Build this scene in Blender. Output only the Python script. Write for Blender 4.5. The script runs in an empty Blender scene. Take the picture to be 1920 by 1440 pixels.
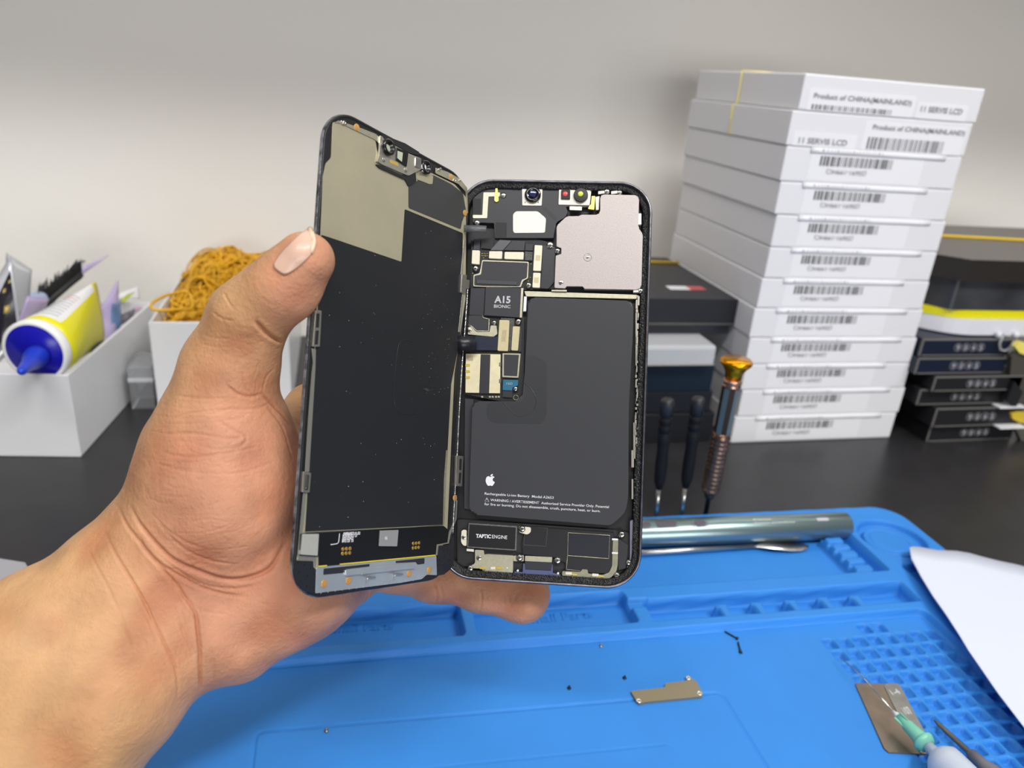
import bpy, bmesh, math, random
import numpy as np
from mathutils import Matrix, Vector

# ------------------------------------------------------------------ camera
FPX = 1400.0                                   # focal length in pixels of the 1920x1440 frame
def _n(v): v = np.array(v, float); return v / np.linalg.norm(v)
def ray(px, py): return _n([(px-960)/FPX, (720-py)/FPX, -1.0])
_Z = -ray(690, 4100)                           # the plumb line of the place
_Y = ray(630, 118); _Y = _n(_Y - _Z*(_Y@_Z))   # direction of desk, mat and box sides
_X = np.cross(_Y, _Z)
RC = np.array([_X, _Y, _Z]); CC = np.array([0, 0, .30])
CAMM = Matrix([list(RC[i]) + [CC[i]] for i in range(3)] + [[0, 0, 0, 1]])
sc = bpy.context.scene
cd = bpy.data.cameras.new('camera'); cam = bpy.data.objects.new('camera', cd)
sc.collection.objects.link(cam); sc.camera = cam
cam.matrix_world = CAMM
cd.sensor_width = 36; cd.lens = FPX/1920*36
cd.clip_start = .01; cd.clip_end = 20
cd.dof.use_dof = True; cd.dof.focus_distance = .285; cd.dof.aperture_fstop = 11.5

# ------------------------------------------------------------------ world, lamps, exposure
w = bpy.data.worlds.new('world'); sc.world = w; w.use_nodes = True
_b = w.node_tree.nodes['Background']; _b.inputs[1].default_value = .30
_t = w.node_tree.nodes.new('ShaderNodeTexCoord'); _s = w.node_tree.nodes.new('ShaderNodeSeparateXYZ'); _r = w.node_tree.nodes.new('ShaderNodeValToRGB'); _m = w.node_tree.nodes.new('ShaderNodeMapRange')
_m.inputs['From Min'].default_value = -1; w.node_tree.links.new(_t.outputs['Generated'], _s.inputs[0]); w.node_tree.links.new(_s.outputs['Z'], _m.inputs['Value']); w.node_tree.links.new(_m.outputs[0], _r.inputs['Fac']); w.node_tree.links.new(_r.outputs['Color'], _b.inputs[0])
_e = _r.color_ramp.elements; _e[0].position = .40; _e[0].color = (.16, .16, .17, 1); _e[1].position = .95; _e[1].color = (1, 1, 1, 1)
_k = _e.new(.58); _k.color = (.42, .44, .47, 1)          # dim room at eye level, bright ceiling above
def area(name, loc, target, sx, sy, power, col=(1, 1, 1)):
    l = bpy.data.lights.new(name, 'AREA'); l.shape = 'RECTANGLE'; l.size = sx; l.size_y = sy
    l.energy = power; l.color = col
    o = bpy.data.objects.new(name, l); sc.collection.objects.link(o); o.location = loc
    o.rotation_euler = (Vector(target)-Vector(loc)).to_track_quat('-Z', 'Y').to_euler()
    return o
area('ceiling_lamp', (.75, -.55, 1.7), (.1, .45, .1), 1.2, .15, 25, (1, .985, .965))
area('room_lamp', (-.35, -.55, 1.7), (0, .4, .1), .9, .15, 13, (1, .98, .95))
area('low_fill_light', (.2, -1.9, .32), (.1, .5, .15), 1.6, .5, 21, (1, .985, .965))  # added low fill from behind the camera, brightens wall and front faces
area('rear_fill_strip', (.30, .60, .512), (.30, .50, 0), 1.9, .02, 1.1, (1, .93, .84))      # added unseen strip, lights the mat from behind and warms the upper wall
sc.view_settings.view_transform = 'Standard'; sc.view_settings.look = 'None'
sc.view_settings.gamma = 1; sc.view_settings.use_curve_mapping = False
sc.view_settings.exposure = 0.0

# ------------------------------------------------------------------ helpers
def onz(px, py, z=0.0):                        # the place where a pixel's sight line meets height z
    d = RC @ ray(px, py); return CC + d*((z-CC[2])/d[2])
def ony(px, py, y):
    d = RC @ ray(px, py); return CC + d*(y/d[1])
def tag(o, label=None, cat=None, group=None, kind=None):
    if label: o['label'] = label
    if cat: o['category'] = cat
    if group: o['group'] = group
    if kind: o['kind'] = kind
    return o
def link(name, me, m=None, parent=None, smooth=False):
    o = bpy.data.objects.new(name, me); sc.collection.objects.link(o)
    if m is not None:
        for x in (m if isinstance(m, (list, tuple)) else [m]): me.materials.append(x)
    if parent: o.parent = parent
    if smooth:
        me.polygons.foreach_set('use_smooth', [True]*len(me.polygons))
    return o
def empty(name, loc=(0, 0, 0), mat=None):
    o = bpy.data.objects.new(name, None); sc.collection.objects.link(o); o.empty_display_size = .01
    if mat is not None: o.matrix_world = mat
    else: o.location = loc
    return o
def srgb(c):
    if isinstance(c, str):
        c = [int(c[i:i+2], 16)/255 for i in (0, 2, 4)]
    return tuple((x/12.92 if x <= .04045 else ((x+.055)/1.055)**2.4) for x in c[:3])+(1,)
MC = {}
def mat(name, col, rough=.5, metal=0., bump=0., bscale=800., var=0., vscale=300., emit=None, alpha=1, trans=0., coat=0., spec=.5, sss=0., ior=1.45):
    if name in MC: return MC[name]
    m = bpy.data.materials.new(name); m.use_nodes = True; nt = m.node_tree; b = nt.nodes['Principled BSDF']
    c = srgb(col)
    b.inputs['Base Color'].default_value = c; b.inputs['Roughness'].default_value = rough
    b.inputs['Metallic'].default_value = metal; b.inputs['Alpha'].default_value = alpha
    b.inputs['Transmission Weight'].default_value = trans; b.inputs['Coat Weight'].default_value = coat
    b.inputs['Specular IOR Level'].default_value = spec; b.inputs['IOR'].default_value = ior
    if sss: b.inputs['Subsurface Weight'].default_value = sss; b.inputs['Subsurface Radius'].default_value = (1, .35, .18); b.inputs['Subsurface Scale'].default_value = .003
    tc = nt.nodes.new('ShaderNodeTexCoord')
    if var:
        n = nt.nodes.new('ShaderNodeTexNoise'); n.inputs['Scale'].default_value = vscale; n.inputs['Detail'].default_value = 5
        nt.links.new(tc.outputs['Object'], n.inputs['Vector'])
        r = nt.nodes.new('ShaderNodeValToRGB'); r.color_ramp.elements[0].position = .3; r.color_ramp.elements[1].position = .7
        r.color_ramp.elements[0].color = tuple(x*(1-var) for x in c[:3])+(1,)
        r.color_ramp.elements[1].color = tuple(min(1, x*(1+var)) for x in c[:3])+(1,)
        nt.links.new(n.outputs['Fac'], r.inputs['Fac']); nt.links.new(r.outputs['Color'], b.inputs['Base Color'])
    if bump:
        n = nt.nodes.new('ShaderNodeTexNoise'); n.inputs['Scale'].default_value = bscale; n.inputs['Detail'].default_value = 3
        nt.links.new(tc.outputs['Object'], n.inputs['Vector'])
        q = nt.nodes.new('ShaderNodeBump'); q.inputs['Strength'].default_value = 1; q.inputs['Distance'].default_value = bump
        nt.links.new(n.outputs['Fac'], q.inputs['Height']); nt.links.new(q.outputs['Normal'], b.inputs['Normal'])
    MC[name] = m; return m
def bm_obj(name, bm, m, parent=None, smooth=False, mtx=None):
    me = bpy.data.meshes.new(name)
    if mtx is not None: bm.transform(mtx)
    bm.to_mesh(me); bm.free()
    return link(name, me, m, parent, smooth)
def add_prism(bm, pts, z0, z1, bev=0.0, seg=2, mi=0):
    """polygon pts (x,y) raised from z0 to z1"""
    a = sum(pts[i-1][0]*pts[i][1]-pts[i][0]*pts[i-1][1] for i in range(len(pts)))
    if a < 0: pts = pts[::-1]
    lo = [bm.verts.new((x, y, z0)) for x, y in pts]; hi = [bm.verts.new((x, y, z1)) for x, y in pts]
    n = len(pts); fs = [bm.faces.new(hi), bm.faces.new(lo[::-1])]
    for i in range(n): fs.append(bm.faces.new((lo[i], lo[(i+1) % n], hi[(i+1) % n], hi[i])))
    for f in fs: f.material_index = mi
    if bev > 0:
        r = bmesh.ops.bevel(bm, geom=list(fs[0].edges), offset=bev, segments=seg, profile=.6, affect='EDGES', clamp_overlap=True)
    return fs
def add_box(bm, x0, x1, y0, y1, z0, z1, bev=0., seg=2, mi=0):
    vs = [bm.verts.new(p) for p in ((x0,y0,z0),(x1,y0,z0),(x1,y1,z0),(x0,y1,z0),(x0,y0,z1),(x1,y0,z1),(x1,y1,z1),(x0,y1,z1))]
    fs = [bm.faces.new([vs[i] for i in f]) for f in ((3,2,1,0),(4,5,6,7),(0,1,5,4),(1,2,6,5),(2,3,7,6),(3,0,4,7))]
    for f in fs: f.material_index = mi
    if bev:
        es = list({e for f in fs for e in f.edges})
        bmesh.ops.bevel(bm, geom=es, offset=bev, segments=seg, profile=.5, affect='EDGES', clamp_overlap=True)
def rrect(x0, x1, y0, y1, r, n=5):
    out = []
    for cx, cy, a in ((x1-r, y1-r, 0), (x0+r, y1-r, 90), (x0+r, y0+r, 180), (x1-r, y0+r, 270)):
        for k in range(n+1):
            t = math.radians(a+90*k/n); out.append((cx+r*math.cos(t), cy+r*math.sin(t)))
    return out
def roundpoly(pts, r, n=4):
    out = []; N = len(pts)
    for i in range(N):
        p = Vector(pts[i][:2]); a = Vector(pts[i-1][:2])-p; b = Vector(pts[(i+1) % N][:2])-p
        rr = min(r, a.length*.45, b.length*.45)
        A = p+a.normalized()*rr; B = p+b.normalized()*rr
        for k in range(n+1):
            t = k/n; q = A*(1-t)**2+p*2*t*(1-t)+B*t*t; out.append((q.x, q.y))
    return out
def add_lathe(bm, prof, M=Matrix.Identity(4), n=32, mi=0):
    """profile of (radius, height) turned about local z; closed with caps"""
    rings = []
    for r, h in prof:
        if r < 1e-7: rings.append([bm.verts.new(M @ Vector((0, 0, h)))])
        else: rings.append([bm.verts.new(M @ Vector((r*math.cos(2*math.pi*k/n), r*math.sin(2*math.pi*k/n), h))) for k in range(n)])
    for a, b in zip(rings, rings[1:]):
        for k in range(n):
            k2 = (k+1) % n
            if len(a) == 1 and len(b) == 1: continue
            if len(a) == 1: f = bm.faces.new((a[0], b[k2], b[k]))
            elif len(b) == 1: f = bm.faces.new((a[k], a[k2], b[0]))
            else: f = bm.faces.new((a[k], a[k2], b[k2], b[k]))
            f.material_index = mi; f.smooth = True
    for rg, rev in (() if tuple(prof[0]) == tuple(prof[-1]) else ((rings[0], True), (rings[-1], False))):
        if len(rg) > 1:
            f = bm.faces.new(rg[::-1] if rev else rg); f.material_index = mi
def axis_m(p, q):
    """matrix whose z axis runs from p to q, origin p"""
    p = Vector(p); q = Vector(q); R = (q-p).to_track_quat('Z', 'Y').to_matrix().to_4x4()
    return Matrix.Translation(p) @ R
def add_tube(bm, pts, r, n=8, closed=False, mi=0):
    P = [Vector(p) for p in pts]; N = len(P); rs = r if isinstance(r, (list, tuple)) else [r]*N
    up = None; rings = []
    for i in range(N):
        t = (P[(i+1) % N]-P[i-1]) if closed else (P[min(i+1, N-1)]-P[max(i-1, 0)])
        t.normalize()
        if up is None: up = t.orthogonal().normalized()
        up = (up-t*up.dot(t)).normalized(); s = t.cross(up)
        rings.append([bm.verts.new(P[i]+(up*math.cos(2*math.pi*k/n)+s*math.sin(2*math.pi*k/n))*rs[i]) for k in range(n)])
    for i in range(N if closed else N-1):
        a = rings[i]; b = rings[(i+1) % N]
        for k in range(n):
            f = bm.faces.new((a[k], a[(k+1) % n], b[(k+1) % n], b[k])); f.material_index = mi; f.smooth = True
    if not closed:
        bm.faces.new(rings[0][::-1]).material_index = mi; bm.faces.new(rings[-1]).material_index = mi
def spline(pts, per=8, closed=False):
    P = [np.array(p, float) for p in pts]; out = []; N = len(P)
    for i in range(N if closed else N-1):
        if closed: p0, p1, p2, p3 = P[i-1], P[i], P[(i+1) % N], P[(i+2) % N]
        else: p0, p1, p2, p3 = P[max(i-1, 0)], P[i], P[i+1], P[min(i+2, N-1)]
        for k in range(per):
            t = k/per
            out.append(.5*((2*p1)+(-p0+p2)*t+(2*p0-5*p1+4*p2-p3)*t*t+(-p0+3*p1-3*p2+p3)*t**3))
    if not closed: out.append(P[-1])
    return out
def text_mesh(s, depth=.0, bold=0.):
    """text as a mesh, baseline at y 0, starting at x 0, with its own width and cap height"""
    cu = bpy.data.curves.new('t', 'FONT'); cu.body = s; cu.size = 1; cu.extrude = depth; cu.offset = bold; cu.resolution_u = 3
    o = bpy.data.objects.new('t', cu); sc.collection.objects.link(o)
    bpy.context.view_layer.update()
    me = bpy.data.meshes.new_from_object(o.evaluated_get(bpy.context.evaluated_depsgraph_get()))
    bpy.data.objects.remove(o); bpy.data.curves.remove(cu)
    return me
def text(name, s, O, U, V, height, m, parent, lift=.00004, bold=0.012, mirror=False):
    """writing from point O along vector U (its whole length) with letters rising along V by height"""
    me = text_mesh(s, 0, bold)
    co = np.array([v.co[:] for v in me.vertices]); 
    x0, x1 = co[:, 0].min(), co[:, 0].max()
    O = Vector(O); U = Vector(U); V = Vector(V); V = (V-U.normalized()*V.dot(U.normalized())).normalized(); Nn = U.cross(V).normalized()
    for v in me.vertices:
        t = (v.co.x-x0)/(x1-x0)
        v.co = O+U*t+V*(v.co.y/.70*height)+Nn*lift
    me.name = name
    return link(name, me, m, parent)
def solidify_grid(name, P, thick, m, parent=None, smooth=True):
    """P: grid (nu,nv,3) of a bent sheet, given a real thickness"""
    P = np.array(P, float); nu, nv, _ = P.shape
    du = np.gradient(P, axis=0); dv = np.gradient(P, axis=1); N = np.cross(du, dv); N /= np.linalg.norm(N, axis=2, keepdims=True)+1e-12
    A = (P+N*thick/2).reshape(-1, 3); B = (P-N*thick/2).reshape(-1, 3); K = nu*nv
    ix = lambda i, j: i*nv+j
    F = []
    for i in range(nu-1):
        for j in range(nv-1):
            q = (ix(i, j), ix(i+1, j), ix(i+1, j+1), ix(i, j+1)); F.append(q); F.append(tuple(K+x for x in q[::-1]))
    rim = [ix(i, 0) for i in range(nu)]+[ix(nu-1, j) for j in range(1, nv)]+[ix(i, nv-1) for i in range(nu-2, -1, -1)]+[ix(0, j) for j in range(nv-2, 0, -1)]
    for a, b in zip(rim, rim[1:]+rim[:1]): F.append((b, a, K+a, K+b))
    me = bpy.data.meshes.new(name); me.from_pydata(np.vstack([A, B]).tolist(), [], F); me.update()
    return link(name, me, m, parent, smooth)
def box_thing(name, x0, x1, y0, y1, z0, z1, m, bev=.0012, parent=None):
    bm = bmesh.new(); c = ((x0+x1)/2, (y0+y1)/2, z0)
    add_box(bm, x0-c[0], x1-c[0], y0-c[1], y1-c[1], 0, z1-z0, bev)
    o = bm_obj(name, bm, m, parent); o.location = c; return o
# ------------------------------------------------------------------ the hand and forearm, one continuous skin
def cp(px, py, dep):                           # camera space point
    return np.array([(px-960)/FPX*dep, (720-py)/FPX*dep, -dep])
HV = .00085
hlo = np.array([-.21, -.165, -.375]); hhi = np.array([.030, .065, -.185])
HN = np.ceil((hhi-hlo)/HV).astype(int)
HF = np.full(HN, .05, np.float32)
hax = [hlo[i]+HV*np.arange(HN[i]) for i in range(3)]
def sdf_cap(field, a, b, k=.006, pad=.030):
    """tapered capsule a=(px,py,depth,radius_px) to b, blended with radius k"""
    A = cp(*a[:3]); ra = a[3]*a[2]/FPX; B = cp(*b[:3]); rb = b[3]*b[2]/FPX
    R = max(ra, rb)+pad
    lo = np.maximum(((np.minimum(A, B)-R-hlo)/HV).astype(int), 0); hi = np.minimum(((np.maximum(A, B)+R-hlo)/HV).astype(int), HN)
    if (hi <= lo).any(): return
    s = tuple(slice(lo[i], hi[i]) for i in range(3))
    X, Y, Z = np.meshgrid(*[hax[i][s[i]].astype(np.float32) for i in range(3)], indexing='ij', sparse=True)
    d = (B-A).astype(np.float32); L = max(float(d@d), 1e-12)
    t = np.clip(((X-A[0])*d[0]+(Y-A[1])*d[1]+(Z-A[2])*d[2])/L, 0, 1)
    q = np.sqrt((X-A[0]-t*d[0])**2+(Y-A[1]-t*d[1])**2+(Z-A[2]-t*d[2])**2)-(ra+(rb-ra)*t)
    f = field[s]; h = np.clip(.5+.5*(f-q)/k, 0, 1)
    field[s] = f*(1-h)+q*h-k*h*(1-h)
def chain(field, pts, k): 
    for a, b in zip(pts, pts[1:]): sdf_cap(field, a, b, k)
# forearm and wrist
for a, b in (((-120, 1400, .232, 175), (60, 1235, .238, 140)), ((60, 1235, .238, 140), (268, 1058, .250, 104)), ((-120, 1400, .232, 175), (40, 1465, .235, 165)), ((40, 1465, .235, 165), (210, 1290, .240, 124)),
             ((210, 1290, .240, 124), (330, 1170, .250, 98)), ((0, 1370, .236, 165), (300, 1110, .253, 105)), ((268, 1058, .250, 104), (360, 965, .256, 104)), ((330, 1170, .250, 98), (440, 1172, .258, 86))):
    sdf_cap(HF, a, b, .012)
# palm: thenar, heel, metacarpal slab
for a, b in (((364, 968, .256, 104), (415, 874, .254, 126)), ((415, 874, .254, 126), (438, 946, .252, 128)), ((415, 874, .254, 126), (420, 780, .251, 96)),
             ((440, 1172, .258, 86), (545, 1085, .264, 100)), ((362, 1015, .260, 112), (545, 1085, .268, 98)), ((545, 1085, .264, 100), (640, 1055, .290, 84)),
             ((430, 1000, .272, 90), (590, 960, .300, 75)), ((430, 905, .272, 88), (555, 868, .300, 54)), ((545, 1085, .268, 90), (590, 930, .300, 70)), ((590, 930, .30, 68), (568, 862, .300, 54))):
    sdf_cap(HF, a, b, .012)
# thumb
TH = [(412, 790, .250, 98), (430, 692, .246, 82), (466, 598, .239, 67), (528, 538, .2335, 61), (572, 487, .2305, 53)]
chain(HF, TH, .006)
# fingers behind the phone, unequal and bent round it
FG = [[(530, 815, .296, 42), (585, 762, .312, 44), (720, 748, .345, 40), (840, 800, .356, 36), (905, 830, .343, 34)],
      [(560, 870, .295, 52), (650, 850, .325, 46), (800, 850, .352, 40), (930, 880, .358, 37), (985, 900, .345, 34)],
      [(590, 970, .295, 52), (680, 960, .322, 44), (820, 960, .345, 39), (930, 975, .350, 36), (985, 985, .335, 33)],
      [(640, 1050, .292, 62), (745, 1062, .306, 46), (822, 1080, .314, 49), (900, 1099, .3165, 46), (982, 1117, .314, 50)]]
for g in FG:
    F2 = np.full(HN, .05, np.float32); chain(F2, g, .004)
    k = .004; h = np.clip(.5+.5*(HF-F2)/k, 0, 1); HF = HF*(1-h)+F2*h-k*h*(1-h)
# the fold below the thumb's ball and the thumb's joint fold, cut softly
def smax_cut(a, b, k=.003):
    F2 = np.full(HN, .05, np.float32); sdf_cap(F2, a, b, .001)
    q = -F2; h = np.clip(.5-.5*(HF-q)/k, 0, 1)
    HF[...] = HF*(1-h)+q*h+k*h*(1-h)
def surf_nets(F, lo, v):
    """naive surface nets over a distance grid -> quads"""
    S = F < 0; nx, ny, nz = F.shape
    c = [S[i:nx-1+i, j:ny-1+j, k:nz-1+k] for i in (0, 1) for j in (0, 1) for k in (0, 1)]
    cnt = sum(x.astype(np.int8) for x in c); act = (cnt > 0) & (cnt < 8)
    I = np.argwhere(act); idx = np.full(act.shape, -1, np.int64); idx[act] = np.arange(len(I))
    acc = np.zeros((len(I), 3)); num = np.zeros(len(I))
    corners = [(i, j, k) for i in (0, 1) for j in (0, 1) for k in (0, 1)]
    val = {cc: F[I[:, 0]+cc[0], I[:, 1]+cc[1], I[:, 2]+cc[2]].astype(float) for cc in corners}
    for a in corners:
        for ax in range(3):
            if a[ax]: continue
            b = list(a); b[ax] = 1; b = tuple(b)
            va, vb = val[a], val[b]; m = (va < 0) != (vb < 0)
            t = np.where(m, va/np.where(m, va-vb, 1), 0)
            p = np.array(a, float)[None]+np.zeros((len(I), 1)); p[:, ax] += t
            acc += p*m[:, None]; num += m
    V = lo+(I+acc/num[:, None])*v
    Q = []
    for ax in range(3):
        u, w_ = [(1, 2), (2, 0), (0, 1)][ax]
        sl0 = [slice(None)]*3; sl1 = [slice(None)]*3; sl0[ax] = slice(0, -1); sl1[ax] = slice(1, None)
        A = S[tuple(sl0)]; B = S[tuple(sl1)]; E = np.argwhere(A != B); 
        ok = (E[:, u] > 0) & (E[:, w_] > 0) & (E[:, u] < F.shape[u]-1) & (E[:, w_] < F.shape[w_]-1); E = E[ok]
        fl = A[E[:, 0], E[:, 1], E[:, 2]]
        def g(du, dw):
            e = E.copy(); e[:, u] += du; e[:, w_] += dw; return idx[e[:, 0], e[:, 1], e[:, 2]]
        q = np.stack([g(-1, -1), g(0, -1), g(0, 0), g(-1, 0)], 1)
        q[~fl] = q[~fl][:, ::-1]; Q.append(q)
    return V, np.vstack(Q)
def fsample(P):
    g = (P-hlo)/HV; i = np.clip(g.astype(int), 0, HN-2); t = g-i; r = 0
    for a in (0, 1):
        for b in (0, 1):
            for c in (0, 1):
                r = r+HF[i[:, 0]+a, i[:, 1]+b, i[:, 2]+c]*np.abs(1-a-t[:, 0])*np.abs(1-b-t[:, 1])*np.abs(1-c-t[:, 2])
    return r
def skin_hit(px, py):
    """where the sight line through a pixel first meets the skin (camera space)"""
    t = np.arange(.19, .40, .0004); P = np.array([cp(px, py, d) for d in t])
    P2 = P[(P > hlo+HV).all(1) & (P < hhi-2*HV).all(1)]
    if not len(P2): return None
    f = fsample(P2); k = np.argmax(f < 0)
    if f[k] >= 0: return None
    if k == 0: return P2[0]
    t = f[k-1]/(f[k-1]-f[k]); return P2[k-1]*(1-t)+P2[k]*t
HVv, HQ = surf_nets(HF, hlo, HV)
# relax
def relax(V, Q, it=3):
    e = np.vstack([Q[:, [0, 1]], Q[:, [1, 2]], Q[:, [2, 3]], Q[:, [3, 0]]]); n = len(V)
    for _ in range(it):
        S = np.zeros_like(V); c = np.zeros(n)
        for a, b in ((0, 1), (1, 0)):
            for k in range(3): S[:, k] += np.bincount(e[:, a], V[e[:, b], k], n)
            c += np.bincount(e[:, a], minlength=n)
        V = V*.5+.5*S/c[:, None]
    return V
HVv = relax(HVv, HQ, 4)
# one subdivision, done here so that creases can be cut finely
def subdiv(V, Q):
    n = len(V); e = np.vstack([Q[:, [0, 1]], Q[:, [1, 2]], Q[:, [2, 3]], Q[:, [3, 0]]]); es = np.sort(e, 1)
    key = es[:, 0]*n+es[:, 1]; uk, inv = np.unique(key, return_inverse=True)
    em = (V[uk//n]+V[uk % n])/2; fc = V[Q].mean(1); m = len(Q); i = inv.reshape(4, m); N0 = n; N1 = n+len(uk)
    V2 = np.vstack([V, em, fc]); f = N1+np.arange(m)
    out = [np.stack([Q[:, k], N0+i[k], f, N0+i[(k-1) % 4]], 1) for k in range(4)]
    return V2, np.vstack(out)
HVv, HQ = subdiv(HVv, HQ); HVv = relax(HVv, HQ, 2)
def grad_n(P):
    e = HV*1.5; g = np.stack([fsample(P+np.eye(3)[k]*e)-fsample(P-np.eye(3)[k]*e) for k in range(3)], 1)
    return g/(np.linalg.norm(g, axis=1, keepdims=True)+1e-9)
NRM = grad_n(HVv)
CREASES = [ # pixel polylines of the photo's folds: (points, depth mm, width mm)
 ([(218, 945), (235, 980), (256, 1009), (285, 1045), (312, 1077), (345, 1118), (367, 1150), (374, 1180)], .75, 1.0),
 ([(367, 1150), (374, 1209), (375, 1250), (377, 1292)], 1.1, 1.1), ([(393, 1209), (400, 1240), (403, 1282)], .35, .8),
 ([(245, 950), (273, 996), (325, 1051), (384, 1077), (448, 1087), (504, 1068), (534, 1020)], 1.3, 1.5),
 ([(262, 1005), (277, 1038), (342, 1085), (406, 1111), (461, 1119)], .6, 1.1), ([(290, 1030), (330, 1068), (380, 1096), (440, 1104), (490, 1095)], .4, .9),
 ([(300, 985), (345, 1030), (390, 1052), (450, 1058)], .35, 1.0), ([(285, 960), (310, 990), (350, 1018), (385, 1030)], .25, .9),
 ([(162, 1030), (201, 1098), (231, 1166), (248, 1218)], .3, .8), ([(192, 996), (226, 1055), (265, 1119), (299, 1188), (329, 1252), (333, 1316)], .5, .9),
 ([(230, 1060), (265, 1119), (285, 1160)], .3, .8), ([(320, 1085), (340, 1130), (372, 1165)], .3, .8),
 ([(350, 1120), (380, 1145), (430, 1152)], .25, .7), ([(478, 600), (495, 620), (515, 635), (533, 640), (552, 634)], 1.3, 1.4),
 ([(421, 550), (428, 565), (440, 580)], .4, .7), ([(398, 585), (415, 597), (436, 602)], .4, .7), ([(378, 625), (400, 634), (432, 636)], .25, .6), ([(372, 642), (400, 650), (430, 652)], .2, .6),
 ([(425, 722), (445, 738), (470, 744), (495, 738)], .6, 1.0), ([(330, 742), (380, 747), (430, 746)], .3, .7), ([(455, 700), (460, 725), (475, 742)], .25, .7),
 ([(315, 790), (350, 776), (420, 768), (480, 766), (515, 752)], .3, .7), ([(310, 812), (360, 812), (430, 822), (460, 818)], .35, .8), ([(410, 790), (440, 808), (462, 820), (450, 838), (425, 842)], .4, .9),
 ([(300, 846), (350, 856), (420, 850), (490, 835)], .35, .8), ([(288, 866), (330, 880), (400, 888), (460, 884), (520, 862)], .25, .8),
 ([(495, 742), (510, 756), (530, 778), (545, 800)], .7, 1.2), ([(500, 760), (530, 800), (550, 860)], .45, 1.2),
 ([(680, 1140), (690, 1120), (694, 1100)], .8, 1.1), ([(815, 1095), (820, 1120), (812, 1142)], .5, .9), ([(826, 1096), (832, 1120), (826, 1142)], .35, .7),
 ([(900, 1098), (903, 1125), (898, 1155)], .5, .9), ([(515, 690), (500, 710), (495, 735)], .3, .9)]
_r = random.Random(8)
for k in range(26):                            # the faint net of lines over the ball of the thumb and the wrist
    y0 = 760+k*12; x0 = _r.uniform(270, 360); ln_ = _r.uniform(60, 170); CREASES.append(([(x0, y0+_r.uniform(-8, 8)), (x0+ln_*.5, y0+_r.uniform(-4, 12)), (x0+ln_, y0+_r.uniform(-22, 4))], _r.uniform(.10, .22), .55))
for k in range(22):
    x0 = _r.uniform(215, 350); y0 = _r.uniform(1060, 1200); CREASES.append(([(x0, y0), (x0+12, y0+25), (x0+22+_r.uniform(-5, 5), y0+60)], _r.uniform(.10, .2), .5))
for k in range(14):
    x0 = _r.uniform(420, 490); y0 = _r.uniform(655, 730); CREASES.append(([(x0, y0), (x0+_r.uniform(-12, 12), y0+_r.uniform(15, 40))], _r.uniform(.10, .2), .5))
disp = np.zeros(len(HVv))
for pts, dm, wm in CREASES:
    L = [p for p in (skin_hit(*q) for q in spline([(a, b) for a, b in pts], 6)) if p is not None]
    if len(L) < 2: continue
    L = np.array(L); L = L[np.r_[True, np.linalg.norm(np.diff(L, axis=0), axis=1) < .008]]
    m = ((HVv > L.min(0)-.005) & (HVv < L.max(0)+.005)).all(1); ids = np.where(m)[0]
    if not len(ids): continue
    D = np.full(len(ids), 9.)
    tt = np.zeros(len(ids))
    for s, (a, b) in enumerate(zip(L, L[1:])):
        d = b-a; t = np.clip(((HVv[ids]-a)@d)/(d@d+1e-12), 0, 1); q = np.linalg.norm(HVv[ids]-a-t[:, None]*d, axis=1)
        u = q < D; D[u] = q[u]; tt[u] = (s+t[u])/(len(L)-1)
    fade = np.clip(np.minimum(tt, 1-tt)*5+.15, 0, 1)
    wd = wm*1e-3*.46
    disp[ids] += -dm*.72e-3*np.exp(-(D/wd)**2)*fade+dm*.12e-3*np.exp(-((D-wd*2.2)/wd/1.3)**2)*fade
# soft lumps of flesh
rng = np.random.RandomState(3)
for _ in range(40):
    kx = rng.uniform(-1, 1, 3)*rng.uniform(120, 420); disp += .00007*np.sin(HVv@kx+rng.uniform(0, 6))
HVv = HVv+NRM*disp[:, None]
# colour of the skin: tan forearm, pinker palm and finger ends
def blob(px, py, dep, r): 
    return np.exp(-(np.linalg.norm(HVv-cp(px, py, dep), axis=1)/r)**2)
ppx = 960+FPX*HVv[:, 0]/-HVv[:, 2]; ppy = 720-FPX*HVv[:, 1]/-HVv[:, 2]
pink = np.clip(.62*blob(450, 960, .240, .032)+.6*blob(420, 860, .235, .032)+1.0*blob(590, 490, .225, .013)+.7*blob(560, 560, .225, .014)+.8*blob(620, 1120, .27, .05)+1.3*blob(985, 1115, .305, .014)+.6*blob(850, 1110, .30, .03)+.55*blob(560, 870, .275, .025)+.5*blob(450, 1220, .24, .03)+.3*blob(470, 700, .23, .02), 0, 1)*.58
cA = np.array(srgb('C69B6E')[:3]); cB = np.array(srgb('C07D6C')[:3])
col = cA[None]*(1-pink[:, None])+cB[None]*pink[:, None]
crs = np.clip(-disp/.0008, 0, 1)[:, None]; col = col*(1-.30*crs*np.array([[.5, 1, 1.1]]))  # colour turned darker and redder along the creases
HW = HVv@RC.T+CC
ho = HW.mean(0)
me = bpy.data.meshes.new('person')
me.vertices.add(len(HW)); me.vertices.foreach_set('co', (HW-ho).ravel())
me.loops.add(len(HQ)*4); me.loops.foreach_set('vertex_index', HQ.ravel().astype(np.int32))
me.polygons.add(len(HQ)); me.polygons.foreach_set('loop_start', np.arange(0, len(HQ)*4, 4, dtype=np.int32)); me.polygons.foreach_set('loop_total', np.full(len(HQ), 4, np.int32))
me.update(calc_edges=True); me.validate()
at = me.color_attributes.new('skin_tone', 'FLOAT_COLOR', 'POINT'); at.data.foreach_set('color', np.c_[col, np.ones(len(col))].ravel())
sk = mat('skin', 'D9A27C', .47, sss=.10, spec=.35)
nt = sk.node_tree; b = nt.nodes['Principled BSDF']; a_ = nt.nodes.new('ShaderNodeVertexColor'); a_.layer_name = 'skin_tone'
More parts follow.
